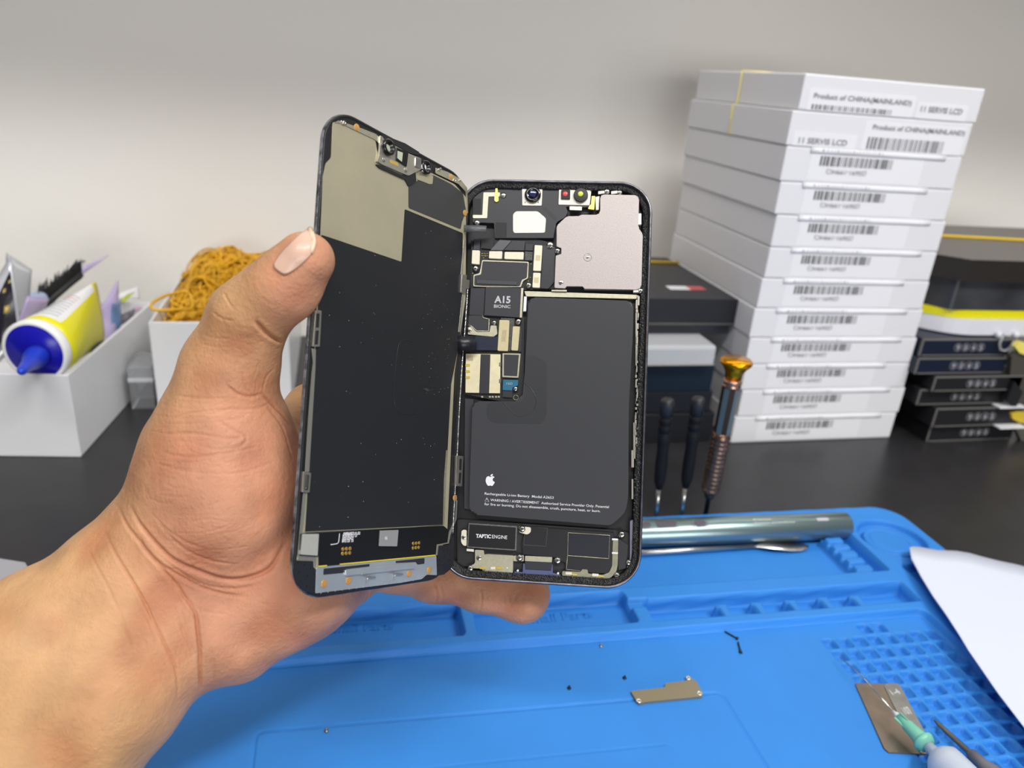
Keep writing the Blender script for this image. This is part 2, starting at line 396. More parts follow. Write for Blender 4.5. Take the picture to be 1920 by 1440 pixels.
tc = nt.nodes.new('ShaderNodeTexCoord')
n1 = nt.nodes.new('ShaderNodeTexNoise'); n1.inputs['Scale'].default_value = 90; n1.inputs['Detail'].default_value = 6
n1b = nt.nodes.new('ShaderNodeMapRange'); n1b.inputs['From Min'].default_value = .3; n1b.inputs['From Max'].default_value = .7; n1b.inputs['To Min'].default_value = .86; n1b.inputs['To Max'].default_value = 1.1
mx = nt.nodes.new('ShaderNodeVectorMath'); mx.operation = 'SCALE'
nt.links.new(tc.outputs['Object'], n1.inputs['Vector']); nt.links.new(n1.outputs['Fac'], n1b.inputs['Value'])
nt.links.new(a_.outputs['Color'], mx.inputs[0]); nt.links.new(n1b.outputs[0], mx.inputs['Scale']); nt.links.new(mx.outputs[0], b.inputs['Base Color'])
v1 = nt.nodes.new('ShaderNodeTexVoronoi'); v1.inputs['Scale'].default_value = 900; v1.feature = 'DISTANCE_TO_EDGE'
mp = nt.nodes.new('ShaderNodeMapping'); mp.inputs['Scale'].default_value = (1, 1, .6)
nt.links.new(tc.outputs['Object'], mp.inputs['Vector']); nt.links.new(mp.outputs[0], v1.inputs['Vector'])
n2 = nt.nodes.new('ShaderNodeTexNoise'); n2.inputs['Scale'].default_value = 520; n2.inputs['Detail'].default_value = 5; nt.links.new(tc.outputs['Object'], n2.inputs['Vector'])
b1 = nt.nodes.new('ShaderNodeBump'); b1.inputs['Distance'].default_value = .00014; b1.inputs['Strength'].default_value = .9
b2 = nt.nodes.new('ShaderNodeBump'); b2.inputs['Distance'].default_value = .00035; b2.inputs['Strength'].default_value = 1.0
nt.links.new(v1.outputs['Distance'], b1.inputs['Height']); nt.links.new(n2.outputs['Fac'], b2.inputs['Height']); nt.links.new(b2.outputs['Normal'], b1.inputs['Normal']); nt.links.new(b1.outputs['Normal'], b.inputs['Normal'])
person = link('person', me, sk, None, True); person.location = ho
tag(person, "person's bare left forearm and hand gripping the opened smartphone, thumb on its display", 'person')
# thumb nail, laid on the skin
nail = [(581, 431), (588, 444), (589, 458), (584, 475), (566, 494), (548, 508), (534, 514), (523, 509), (514, 499), (522, 485), (536, 468), (558, 446), (572, 434)]
def decal(name, outline, lift, m, parent, off, thick=.0004, n=14, dome=.0):
    """thin plate following the skin inside a pixel outline"""
    c = np.mean(outline, 0); O = np.array(outline, float); nO = len(O); O = np.array(spline(O, 4, True)); nO = len(O)
    V = []; F = []
    rings = [0.0]+[ (k+1)/n for k in range(n)]
    first = None
    for ri, r in enumerate(rings):
        for q in (O if r > 0 else [c]):
            p = c+(q-c)*r; h = skin_hit(*p)
            if h is None: h = cp(p[0], p[1], .235)
            nn = grad_n(h[None])[0]; V.append(h+nn*(lift+dome*(1-r*r)))
    for k in range(nO): F.append((0, 1+k, 1+(k+1) % nO))
    for r in range(n-1):
        for k in range(nO):
            a = 1+r*nO+k; b_ = 1+r*nO+(k+1) % nO; F.append((a, a+nO, b_+nO, b_))
    V = np.array(V); 
    W = V@RC.T+CC-off
    me = bpy.data.meshes.new(name); me.from_pydata(W.tolist(), [], F); me.update()
    o = link(name, me, m, parent, True); s = o.modifiers.new('s', 'SOLIDIFY'); s.thickness = thick; s.offset = 0
    return o
nm = mat('fingernail', 'D6B09C', .38, sss=.05, coat=.12, bump=.00004, bscale=500)
tag(decal('fingernail', nail, .0002, nm, person, ho, .0005, dome=.0006), 'pale pink thumb nail with a white free edge')
decal('nail_tip', [(577, 432), (583, 429), (589, 443), (591, 459), (585, 476), (581, 470), (585, 457), (583, 445)], .0006, mat('nail_edge', 'D8C0A6', .45), person, ho, .0004, n=3)
# ------------------------------------------------------------------ the opened smartphone
def rodr(r):
    r = np.array(r); t = np.linalg.norm(r); k = r/t; K = np.array([[0, -k[2], k[1]], [k[2], 0, -k[0]], [-k[1], k[0], 0]])
    return np.eye(3)+math.sin(t)*K+(1-math.cos(t))*K@K
class Pose:
    def __init__(s, x):
        s.R = rodr(x[:3]); s.t = np.array(x[3:])
        s.M = CAMM @ Matrix([list(s.R[i])+[s.t[i]] for i in range(3)]+[[0, 0, 0, 1]])
    def at(s, px, py, z=0):                    # local x, y under a pixel at local height z
        o = s.R.T@(-s.t); d = s.R.T@ray(px, py); p = o+d*((z-o[2])/d[2]); return (p[0], p[1])
PB = Pose([-0.1069, -0.08255, -0.04573, 0.01386, 0.00303, -0.29474])
PD = Pose([-0.08292, 0.96372, -0.09058, -0.04189, 0.00872, -0.26543])
MM = .001
phone = empty('smartphone', mat=PB.M)
tag(phone, 'disassembled smartphone held open like a book, display at left and battery side at right', 'smartphone')
# crops of the photo in which the outlines were measured: (x0, y0, scale)
K4 = (850, 320, 5.053); K5 = (850, 560, 4.8); K6 = (830, 840, 4.8); K1 = (540, 200, 4.0); K2 = (540, 540, 4.0); K3 = (520, 840, 4.8); K0 = (0, 0, 1.0)
def L(pose, k, pts, z): return [pose.at(k[0]+u/k[2], k[1]+v/k[2], z*MM) for u, v in pts]
def plate(name, pose, k, pts, z0, z1, m, parent, bev=.06, r=.3, label=None):
    q = L(pose, k, pts, z1)
    if r: q = roundpoly(q, r*MM, 3)
    bm = bmesh.new(); add_prism(bm, q, z0*MM, z1*MM, bev*MM, 1)
    o = bm_obj(name, bm, m, parent)
    if label: o['label'] = label
    return o
def wire(name, pose, k, pts, z, r, m, parent, closed=False, per=0, label=None):
    q = [(x, y, z*MM) for x, y in L(pose, k, pts, z)]
    if per: q = spline(q, per, closed)
    bm = bmesh.new(); add_tube(bm, q, r*MM, 6, closed); o = bm_obj(name, bm, m, parent)
    if label: o['label'] = label
    return o
def disc(name, pose, k, u, v, r, z0, z1, m, parent, sx=1, label=None, prof=None):
    x, y = pose.at(k[0]+u/k[2], k[1]+v/k[2], z1*MM)
    bm = bmesh.new(); R = r*MM
    P = prof or [(0, z0), (1, z0), (1, z1-.04), (.93, z1), (0, z1)]
    add_lathe(bm, [(a*R, b*MM) for a, b in P], Matrix.Translation((x, y, 0)) @ Matrix.Diagonal((sx, 1, 1, 1)), 28)
    o = bm_obj(name, bm, m, parent)
    if label: o['label'] = label
    return o
STEEL = mat('polished_steel', 'C9C6C2', .22, 1, var=.15, vscale=900)
RIMM = mat('dark_rim_steel', '77757C', .3, 1, var=.35, vscale=260)
EDGE = mat('blue_black_steel', '4A4A58', .25, 1, var=.25, vscale=500)
BLACK = mat('matte_black', '1B1C1F', .55)
ADH = mat('black_adhesive', '141415', .38, bump=.0006, bscale=1500)
FLOOR = mat('midframe_black', '121317', .45)
BAT = mat('battery_film', '37383C', .42, spec=.35, bump=.00002, bscale=300)
BATP = mat('battery_patch', '303135', .35)
SILV = mat('silver_shield', 'A8A09E', .5, .7, var=.10, vscale=2600, bump=.00003, bscale=3000)
SILW = mat('silver_label', 'DAD6CC', .5, .3, var=.08, vscale=2500)
NICK = mat('nickel_plate', 'BDB9A2', .38, .75, var=.08, vscale=700)
BEIG = mat('beige_connector', 'D6D0BC', .5, .25, var=.04, vscale=900)
TAN = mat('tan_connector', 'BDB38F', .5, .25, var=.04, vscale=900)
PLAS = mat('module_plastic', '2A2B30', .42)
FLEX = mat('flex_cable', '303137', .33)
FLEXG = mat('flex_grey', '56575C', .3)
CHIP = mat('chip_black', '2B2C31', .48)
PCB = mat('circuit_board', '17181A', .5, var=.6, vscale=1500)
SPK = mat('solder_speckle', '4A4A48', .45, .3, var=.9, vscale=3500)
GOLD = mat('gold_pad', 'E2B45A', .3, .8)
BRASS = mat('brass_clip', 'E8CE68', .3, .7)
PRINT = mat('white_print', 'D9D9DE', .6)
BLUEP = mat('port_blue', '4A5078', .45)
BLUET = mat('blue_tab', '23617F', .4)
CLIP = mat('clip_metal', 'C6C2B6', .3, .9)
# housing: one swept ring with back glass and floor
def sweep_ring(name, w, h, r, prof, m, parent, mats=None, close=True):
    bm = bmesh.new(); rings = []
    for d, z in prof:
        pts = rrect(-w/2+d, w/2-d, -h/2+d, h/2-d, max(r-d, .8), 10)
        rings.append([bm.verts.new((x*MM, y*MM, z*MM)) for x, y in pts])
    n = len(rings[0])
    for i, (a, b) in enumerate(zip(rings, rings[1:])):
        for k in range(n):
            f = bm.faces.new((a[k], a[(k+1) % n], b[(k+1) % n], b[k])); f.material_index = (mats or [0]*99)[i]; f.smooth = True
    if close:
        bm.faces.new(rings[0][::-1]).material_index = (mats or [0])[0]; bm.faces.new(rings[-1]).material_index = (mats or [0]*99)[len(prof)-2]
    return bm_obj(name, bm, m, parent)
housing = sweep_ring('housing', 78.1, 160.8, 13.5, [(.9, -7.65), (.15, -7.3), (0, -6.8), (0, -.55), (.15, -.15), (.45, 0), (.95, 0), (1.1, -.5), (1.5, -1.0), (2.4, -1.15), (3.4, -1.1), (3.6, -2.4), (3.9, -4.7)],
    [EDGE, RIMM, ADH, FLOOR], phone, [1, 1, 0, 0, 1, 1, 1, 2, 2, 2, 3, 3, 3])
random.seed(5)
bm = bmesh.new()
for k in range(900):                           # crumbs of torn adhesive round the ledge
    p = random.random(); w_, h_ = 78.1, 160.8
    side = random.choices('TBLR', (1, 2, 1, 3))[0]; d = random.uniform(1.3, 3.5)
    if side in 'TB': x = random.uniform(-30, 30); y = (h_/2-d)*(1 if side == 'T' else -1)
    else: y = random.uniform(-68, 68); x = (w_/2-d)*(1 if side == 'R' else -1)
    s = random.uniform(.12, .34)
    bmesh.ops.create_icosphere(bm, subdivisions=1, radius=s*MM, matrix=Matrix.Translation((x*MM, y*MM, -1.05*MM)) @ Matrix.Diagonal((random.uniform(.7, 1.8), random.uniform(.7, 1.8), random.uniform(.5, 1.2), 1)))
tag(bm_obj('adhesive_residue', bm, mat('adhesive_crumbs', '1E1E1F', .3), phone), 'crumbled black glue along the rim', kind='stuff')
bm = bmesh.new()                               # torn metal clips along the right rim
for v in np.linspace(20, 1380, 44):
    x, y = PB.at(850+(1655+random.uniform(-8, 14))/4.8-(v/1440)*3.2, 560+v/4.8*1.02, -1.2*MM)
    a, c = random.uniform(.25, .9)*MM, random.uniform(.4, 1.9)*MM
    add_box(bm, x-a/2, x+a/2, y-c, y+c, -3.5*MM, random.uniform(-1.9, -.7)*MM, .0001, 1)
o = bm_obj('rim_clip', bm, CLIP, phone); o['label'] = 'ragged row of small metal clips along the right rim'
for (u0, v0, u1, v1, k) in ((1620, 1115, 1640, 1440, K5), (1698, 20, 1722, 175, K6), (1700, 280, 1716, 460, K6), (1640, 20, 1652, 600, K5)):
    plate('rim_strip', PB, k, [(u0, v0), (u1, v0), (u1, v1), (u0, v1)], -4, -1.4, CLIP, phone, .03, 0)
# battery
batp = L(PB, K0, [(991, 557), (1188, 564), (1187, 620), (1179, 760), (1178, 935), (1172, 962), (1150, 981), (1143, 985), (888, 965), (880, 952), (881, 900), (886, 752), (979, 753), (984, 700)], -.9)
bm = bmesh.new(); add_prism(bm, roundpoly(batp, 2.6*MM, 5), -4.6*MM, -1.0*MM, .9*MM, 4)
battery = bm_obj('battery', bm, BAT, phone)
for f in battery.data.polygons: f.use_smooth = f.area < 2e-6
plate('battery_pad', PB, K5, [(655, 515), (740, 515), (845, 575), (840, 1060), (790, 1130), (350, 1120), (300, 1060), (300, 930), (640, 935)], -1.02, -.97, BATP, battery, .01, 3.2, 'darker rounded pad at the inner corner of the battery')
wire('cable_bulge', PB, K5, [(642, 762), (690, 800), (738, 880), (742, 960), (700, 1025), (620, 1055), (560, 1045), (500, 990), (450, 935)], -1.0, .16, BATP, battery, per=6)
def ptext(s, k, a, b, h, parent, pose=PB, z=-.95, m=PRINT, bold=.004):
    A = L(pose, k, [a], z)[0]; B = L(pose, k, [b], z)[0]
    U = Vector((B[0]-A[0], B[1]-A[1], 0)); V = Vector((-U.y, U.x, 0))
    return text('printed_text', s, (A[0], A[1], z*MM), U, V, h*MM, m, parent, .00002, bold)
ptext('Rechargeable Li-ion Battery  Model A2653', K6, (378, 420), (998, 458), .95, battery)
ptext('WARNING / AVERTISSEMENT  Authorized Service Provider Only. Potential', K6, (430, 478), (1495, 541), .95, battery)
ptext('for fire or burning. Do not disassemble, crush, puncture, heat, or burn.', K6, (376, 514), (1418, 578), .95, battery)
tri = [(378, 480), (416, 482), (397, 446)]
wire('warning_triangle', PB, K6, tri, -.95, .09, PRINT, battery, True)
wire('warning_mark', PB, K6, [(397, 455), (397, 469)], -.95, .09, PRINT, battery)
# fruit emblem with a bite and a leaf
fr = [(428, 262), (416, 254), (398, 260), (388, 282), (389, 306), (400, 330), (414, 341), (428, 337), (444, 342), (458, 328), (468, 308), (455, 298), (450, 284), (456, 270), (466, 264), (455, 254), (440, 256)]
bm = bmesh.new()
for pl in (fr, [(431, 254), (432, 243), (442, 236), (451, 234), (449, 246), (440, 253)]):
    q = [p for p in L(PB, K6, pl, -.95)]; q = [tuple(p[:2]) for p in spline(q, 4, True)]
    add_prism(bm, q, -1.0*MM, -.94*MM)
bm_obj('printed_emblem', bm, PRINT, battery)
# logic board and what sits on it
board = plate('circuit_board', PB, K4, [(170, 640), (760, 640), (960, 690), (960, 1120), (660, 1130), (655, 1900), (150, 1900)], -4.6, -3.0, PCB, phone, .05, .5)
plate('circuit_board', PB, K5, [(105, 160), (640, 165), (635, 640), (640, 930), (430, 925), (100, 860)], -4.6, -2.9, PCB, phone, .05, .5)
sp = plate('speaker_module', PB, K4, [(182, 185), (330, 168), (640, 165), (1000, 170), (1085, 390), (1060, 440), (975, 490), (950, 640), (390, 640), (390, 492), (182, 492)], -4.6, -1.9, PLAS, phone, .15, .5, 'upper speaker module in black plastic')
plate('module_groove', PB, K4, [(870, 340), (985, 450), (965, 475), (840, 350)], -1.95, -1.86, mat('groove_dark', '1D1E22', .4), sp, .01, .1)
plate('silver_pad', PB, K4, [(566, 412), (592, 385), (800, 385), (878, 452), (868, 588), (578, 590), (566, 570)], -1.9, -1.7, SILW, sp, .05, .7)
plate('corner_tape', PB, K4, [(185, 262), (265, 266), (262, 410), (185, 410)], -1.9, -1.84, BLACK, sp, .01, .3)
plate('corner_tape', PB, K4, [(398, 490), (506, 492), (504, 632), (396, 632)], -1.9, -1.85, BLACK, sp, .01, .2)
ant = plate('antenna_bracket', PB, K4, [(285, 205), (442, 205), (440, 245), (332, 243), (320, 450), (184, 450), (184, 418), (276, 422)], -1.9, -1.6, BEIG, phone, .05, .4, 'bent pale metal antenna strip')
plate('spring_contact', PB, K4, [(400, 165), (418, 165), (430, 285), (408, 300), (388, 285)], -1.6, -1.35, BRASS, ant, .04, .5)
cam1 = plate('camera_module', PB, K4, [(650, 160), (845, 162), (837, 332), (652, 330)], -4, -1.5, SILW, phone, .1, .5, 'single front camera on a silver plate')
disc('lens_barrel', PB, K4, 752, 222, 3.3, -1.5, -.2, mat('lens_black', '0D0D10', .18, coat=.6), cam1, prof=[(0, -1.5), (1, -1.5), (1, -.6), (.9, -.2), (.62, -.15), (.5, -.6), (0, -.6)])
disc('lens_glass', PB, K4, 752, 215, 1.5, -.6, -.35, mat('lens_blue', '1A2252', .08, coat=1), cam1)
for u in (683, 808): disc('plate_dot', PB, K4, u, 300, .35, -1.5, -1.4, STEEL, cam1)
cam2 = plate('sensor_module', PB, K4, [(1002, 165), (1310, 165), (1292, 328), (995, 322)], -4, -1.5, SILW, phone, .1, .4, 'silver face sensor module with red and yellow windows')
plate('red_window_housing', PB, K4, [(1022, 182), (1108, 182), (1106, 268), (1020, 266)], -1.5, -.8, BLACK, cam2, .08, .3)
disc('red_window', PB, K4, 1060, 218, 1.0, -.8, -.72, mat('red_window', 'D9484B', .3), cam2, label='red sensor window')
disc('lens_barrel', PB, K4, 1208, 228, 2.9, -1.5, -.35, mat('lens_grey', '232322', .45), cam2)
disc('yellow_window', PB, K4, 1205, 218, 1.05, -.35, -.28, mat('yellow_window', 'C9CE3A', .3), cam2, label='yellow green sensor window')
plate('connector', PB, K4, [(1100, 335), (1222, 338), (1218, 378), (1100, 374)], -2.4, -1.6, STEEL, phone, .1, .2)
plate('side_contact', PB, K4, [(1310, 240), (1345, 240), (1335, 370), (1275, 362), (1290, 330), (1305, 320)], -2.8, -1.8, BRASS, phone, .05, .2)
plate('side_contact', PB, K4, [(1346, 250), (1385, 240), (1378, 370), (1350, 372)], -3, -2.0, SILW, phone, .05, .2)
shield = plate('battery_shield', PB, K4, [(1392, 245), (1412, 226), (1735, 232), (1760, 265), (1752, 540), (1795, 600), (1782, 1095), (1752, 1127), (1235, 1122), (1235, 1092), (1065, 1090), (1065, 1118), (955, 1112), (968, 800), (1028, 795), (1028, 728), (975, 722), (980, 520), (1075, 432), (1198, 430), (1205, 418), (1368, 418), (1392, 395)], -3.2, -.8, SILV, phone, .18, .6, 'large bare silver shield plate at the top right')
plate('shield_notch', PB, K4, [(980, 735), (1025, 735), (1025, 790), (980, 790)], -3.1, -1.6, BLACK, phone, .03, .1)
disc('shield_dimple', PB, K4, 1275, 820, 1.75, -.85, -.72, SILV, shield, prof=[(0, -.85), (1, -.85), (.95, -.7), (.8, -.7), (.72, -.95), (0, -.95)])
for (u, v, w2, h2) in ((1752, 405, 30, 105), (1790, 1075, 22, 60), (1705, 1130, 100, 22)): plate('rim_tab', PB, K4, [(u, v), (u+w2, v), (u+w2, v+h2), (u, v+h2)], -3, -1.2, SILW, phone, .05, .1)
for u in (1372, 1495): plate('rim_tab', PB, K4, [(u, 195), (u+62, 188), (u+62, 214), (u, 222)], -2, -1.3, SILW, phone, .05, .2)
# flexes and connectors of the upper board
plate('flex_cable', PB, K4, [(440, 655), (552, 662), (470, 752), (352, 752)], -3, -2.1, FLEXG, phone, .05, .1)
plate('flex_cable', PB, K4, [(560, 660), (680, 668), (672, 756), (478, 752)], -3, -2.0, FLEX, phone, .05, .1)
plate('flex_cable', PB, K4, [(262, 650), (385, 660), (378, 745), (262, 735)], -3, -2.2, BLACK, phone, .05, .1)
plate('flex_cable', PB, K4, [(200, 640), (255, 640), (250, 752), (190, 750)], -3, -2.1, FLEX, phone, .05, .1)
for pts, m_ in (([(340, 762), (465, 762), (460, 836), (336, 830)], BEIG), ([(486, 768), (668, 770), (664, 842), (482, 836)], BEIG), ([(178, 752), (252, 755), (247, 888), (172, 882)], BEIG), ([(770, 704), (845, 708), (830, 950), (755, 948)], BEIG), ([(756, 965), (827, 968), (820, 1110), (748, 1106)], BEIG)):
    plate('board_connector', PB, K4, pts, -3, -1.75, m_, phone, .1, .4)
for x0 in (780, 765): plate('solder_patch', PB, K4, [(x0, 800 if x0 == 780 else 1010), (x0+45, 802 if x0 == 780 else 1012), (x0+42, 855 if x0 == 780 else 1065), (x0-2, 853 if x0 == 780 else 1063)], -1.76, -1.73, TAN, phone, .01, .1)
plate('chip', PB, K4, [(684, 690), (756, 694), (752, 758), (680, 756)], -3, -1.9, CHIP, phone, .05, .1)
plate('speckled_foam', PB, K4, [(680, 765), (752, 768), (748, 852), (676, 850)], -3, -1.9, SPK, phone, .05, .1)
plate('flex_cable', PB, K4, [(850, 705), (966, 722), (955, 1055), (900, 1118), (825, 1114), (838, 960)], -3, -1.9, FLEX, phone, .05, .5, 'broad black flex beside the silver shield')
plate('metal_lip', PB, K4, [(930, 1128), (1075, 1130), (1075, 1145), (930, 1142)], -3, -1.6, NICK, phone, .03, .1)
plate('metal_lip', PB, K4, [(672, 1140), (1740, 1175), (1735, 1215), (690, 1190)], -4.4, -2.4, NICK, phone, .05, .3, 'dull pale metal strip above the battery')
plate('metal_lip', PB, K4, [(1740, 1180), (1756, 1182), (1745, 1415), (1728, 1415)], -4.4, -2.2, NICK, phone, .05, .1)
for u, v in ((272, 785), (290, 785), (306, 788), (322, 786), (272, 805), (290, 806), (306, 808), (322, 806), (285, 826), (735, 883), (728, 1012), (710, 1046), (183, 972), (932, 782)):
    disc('contact_dot', PB, K4, u, v, .17, -3, -2.6, BRASS, phone)
fr_ = [(272, 845), (715, 862), (706, 1022), (662, 1040), (640, 1104), (305, 1100), (188, 1096), (190, 985), (250, 972)]
s1 = plate('shield_can', PB, K4, fr_, -3, -2.0, NICK, phone, .08, .5)
plate('shield_film', PB, K4, [(278, 857), (706, 872), (696, 1016), (650, 1032), (628, 1096), (305, 1092), (198, 1086), (200, 996), (262, 984)], -2.0, -1.9, CHIP, s1, .02, .5)
plate('film_ridge', PB, K4, [(218, 1030), (605, 1046), (603, 1086), (218, 1072)], -1.9, -1.55, mat('ridge_film', '3A3B3F', .4), s1, .15, .2)
cpu = plate('processor_chip', PB, K4, [(306, 1100), (642, 1112), (628, 1392), (292, 1370)], -3, -1.5, CHIP, phone, .06, .1, 'square black processor with white lettering')
plate('chip_edge', PB, K4, [(640, 1112), (664, 1112), (650, 1392), (628, 1392)], -3, -1.9, NICK, phone, .05, .1)
ptext('A15', K4, (388, 1250), (540, 1254), 2.75, cpu, z=-1.5, m=mat('chip_print', 'B4B5BC', .6), bold=.03)
ptext('BIONIC', K4, (384, 1297), (540, 1303), 1.25, cpu, z=-1.5, m=mat('chip_print', 'B4B5BC', .6), bold=.015)
plate('flex_cable', PB, K4, [(165, 1112), (302, 1112), (286, 1372), (150, 1366)], -3, -2.0, FLEX, phone, .05, .2)
plate('white_foam', PB, K5, [(636, -20), (660, -20), (655, 112), (628, 114)], -3, -1.6, PRINT, phone, .05, .1)
plate('shield_film', PB, K5, [(140, 150), (262, 152), (276, 182), (318, 190), (312, 286), (214, 286), (162, 242), (134, 236)], -3, -2.0, CHIP, phone, .03, .2)
wire('shield_can_edge', PB, K5, [(262, 152), (270, 172), (322, 184), (318, 292), (212, 292), (160, 245), (132, 236)], -1.95, .22, NICK, phone)
br = plate('flex_bracket', PB, K5, [(336, 240), (388, 242), (396, 318), (362, 342), (130, 322), (132, 255), (160, 250), (208, 300), (326, 300)], -3, -1.8, NICK, phone, .05, .3)
t1 = plate('board_connector', PB, K5, [(414, 190), (506, 194), (492, 472), (396, 468)], -3, -1.6, TAN, phone, .1, .5, 'long tan connector block')
plate('etched_code', PB, K5, [(440, 280), (480, 282), (470, 388), (430, 385)], -1.61, -1.57, mat('etch_tan', 'A99F7E', .5, var=.15, vscale=3000), t1, .01, .1)
plate('board_connector', PB, K5, [(535, 248), (600, 250), (582, 468), (520, 465)], -3, -1.7, TAN, phone, .1, .4)
plate('speckled_foam', PB, K5, [(428, 172), (552, 175), (546, 240), (518, 470), (498, 470), (508, 196), (428, 190)], -3, -2.1, SPK, phone, .02, .1)
plate('flex_cable', PB, K5, [(600, 272), (616, 272), (612, 478), (584, 476)], -3, -1.9, FLEX, phone, .03, .1)
sim = plate('card_reader', PB, K5, [(112, 495), (425, 500), (420, 852), (108, 846)], -3, -1.8, mat('reader_cream', 'D9D0AE', .42, .45, var=.06, vscale=400), phone, .08, .3, 'cream metal card reader with a dark stripe')
plate('reader_stripe', PB, K5, [(246, 500), (334, 502), (322, 852), (232, 848)], -1.82, -1.75, FLEX, sim, .02, .1)
for v in (600, 656, 711): plate('reader_contact', PB, K5, [(108, v-12), (150, v-14), (152, v+10), (108, v+12)], -1.82, -1.65, BRASS, sim, .03, .8)
plate('etched_code', PB, K5, [(120, 510), (180, 512), (178, 560), (128, 556)], -1.81, -1.77, mat('etch_tan', 'A99F7E', .5, var=.15, vscale=3000), sim, .01, .1)
for v in (592, 742): plate('reader_latch', PB, K5, [(412, v-18), (430, v-18), (428, v+18), (410, v+18)], -3, -1.7, STEEL, phone, .03, .1)
c2 = plate('shield_can', PB, K5, [(442, 490), (606, 494), (586, 712), (440, 706)], -3, -1.9, NICK, phone, .05, .3)
plate('shield_film', PB, K5, [(456, 502), (590, 506), (574, 698), (454, 692)], -1.9, -1.8, CHIP, c2, .02, .2)
plate('flex_cable', PB, K5, [(446, 822), (533, 824), (530, 892), (440, 884)], -3, -2.0, FLEX, phone, .05, .1)
bt = plate('blue_connector', PB, K5, [(448, 728), (584, 732), (580, 782), (532, 800), (530, 828), (443, 822)], -3, -1.6, BLUET, phone, .08, .2, 'blue ribbon connector tab')
ptext('15D', K5, (478, 772), (532, 774), .8, bt, z=-1.6, m=NICK)
for u in (250, 320, 345, 375, 400): plate('tiny_component', PB, K5, [(u, 875), (u+18, 877), (u+18, 892), (u, 890)], -3, -2.5, NICK, phone, .02, 0)
wire('ring_pad', PB, K5, [(562+22*math.cos(a), 890+22*math.sin(a)) for a in np.linspace(0, 6.28, 14)[:-1]], -2.6, .09, NICK, phone, True)
plate('side_flex', PB, K5, [(104, 898), (182, 905), (172, 1440), (160, 1900), (96, 1890)], -4.5, -3.2, mat('side_flex', '34353A', .35), phone, .1, .3)
plate('display_cable', PB, K5, [(20, 330), (400, 342), (396, 466), (20, 458)], -1.8, -1.55, mat('ribbon_dark', '262A3A', .28, bump=.00006, bscale=500), phone, .02, .1, 'dark ribbon cable running to the display')
# bottom of the housing
plate('lower_tray', PB, K6, [(130, 640), (1560, 740), (1680, 760), (1680, 1130), (1500, 1195), (130, 1060)], -4.6, -3.4, BLACK, phone, .1, 1)
tm = plate('haptic_motor', PB, K6, [(232, 675), (672, 704), (664, 925), (218, 896)], -4, -1.3, STEEL, phone, .1, .3, 'rectangular vibration motor with silver rim and black face')
plate('motor_face', PB, K6, [(241, 687), (658, 716), (650, 913), (229, 886)], -1.3, -1.22, mat('motor_face', '101114', .4), tm, .02, .2)
ptext('TAPTIC', K6, (299, 806), (434, 812), 1.35, tm, z=-1.2, bold=.035)
ptext('ENGINE', K6, (444, 812), (580, 820), 1.35, tm, z=-1.2, bold=.0)
plate('motor_ear', PB, K6, [(215, 740), (215, 882), (190, 880), (165, 850), (170, 745), (190, 735)], -3, -1.8, BEIG, tm, .06, .6)
plate('motor_ear', PB, K6, [(685, 705), (795, 715), (792, 760), (760, 780), (735, 772), (690, 760)], -3, -1.8, BEIG, tm, .06, .6)
plate('motor_flex', PB, K6, [(215, 905), (280, 910), (280, 935), (215, 928)], -3, -2.2, SILW, tm, .05, .1)
ls = plate('loudspeaker', PB, K6, [(735, 780), (742, 712), (1120, 735), (1545, 762), (1530, 1100), (1490, 1130), (1105, 1110), (1108, 1030), (990, 980), (720, 960), (715, 850)], -4, -2.1, mat('speaker_plastic', '1B1B1F', .38), phone, .1, .4, 'black lower loudspeaker box')
wire('speaker_outline', PB, K6, [(738, 712), (943, 722), (930, 886), (730, 872)], -2.1, .09, mat('edge_grey', '5A5955', .4, .4), ls, True)
wire('speaker_outline', PB, K6, [(1130, 762), (1503, 786), (1495, 996), (1124, 968)], -2.1, .13, NICK, ls, True)
wire('speaker_outline', PB, K6, [(1124, 968), (1112, 1092), (1238, 1105)], -2.1, .10, NICK, ls)
plate('speaker_grille', PB, K6, [(1138, 772), (1495, 795), (1487, 988), (1132, 960)], -2.1, -2.0, mat('speaker_face', '1E2029', .35), ls, .02, .2)
pb = plate('port_bracket', PB, K6, [(290, 915), (370, 920), (372, 962), (400, 955), (636, 968), (632, 1126), (372, 1116), (350, 1085), (262, 1082), (248, 1062), (292, 1038)], -3.5, -1.7, NICK, phone, .08, .4, 'pale metal bracket beside the charging port')
for u in (330, 480): plate('spring_contact', PB, K6, [(u, 1070), (u+62, 1073), (u+60, 1093), (u, 1090)], -1.7, -1.45, BRASS, pb, .05, .5)
plate('spring_contact', PB, K6, [(432, 1070), (474, 1070), (472, 1095), (430, 1092)], -1.7, -1.5, BEIG, pb, .05, .2)
disc('bracket_hole', PB, K6, 580, 1080, .28, -1.72, -1.66, PRINT, pb)
plate('bracket_tab', PB, K6, [(636, 970), (730, 965), (730, 1020), (636, 1020)], -3, -2.0, NICK, pb, .05, .3)
pc = plate('charging_port', PB, K6, [(742, 968), (986, 980), (980, 1168), (738, 1160)], -4, -1.8, mat('port_dark', '2A2B35', .4), phone, .08, .2, 'charging port block, dark with a pale metal top and blue collar')
plate('port_cover', PB, K6, [(742, 970), (986, 982), (982, 1030), (740, 1018)], -1.8, -1.6, NICK, pc, .05, .2)
plate('port_collar', PB, K6, [(645, 1112), (722, 1120), (724, 1040), (740, 1040), (740, 1095), (975, 1108), (982, 1050), (990, 1050), (990, 1125), (1060, 1140), (1060, 1180), (740, 1165), (645, 1150)], -2.2, -1.5, BLUEP, pc, .08, .2)
for u, v in ((675, 1105), (1038, 1130)): disc('white_pin', PB, K6, u, v, .42, -3, -1.2, PRINT, pc)
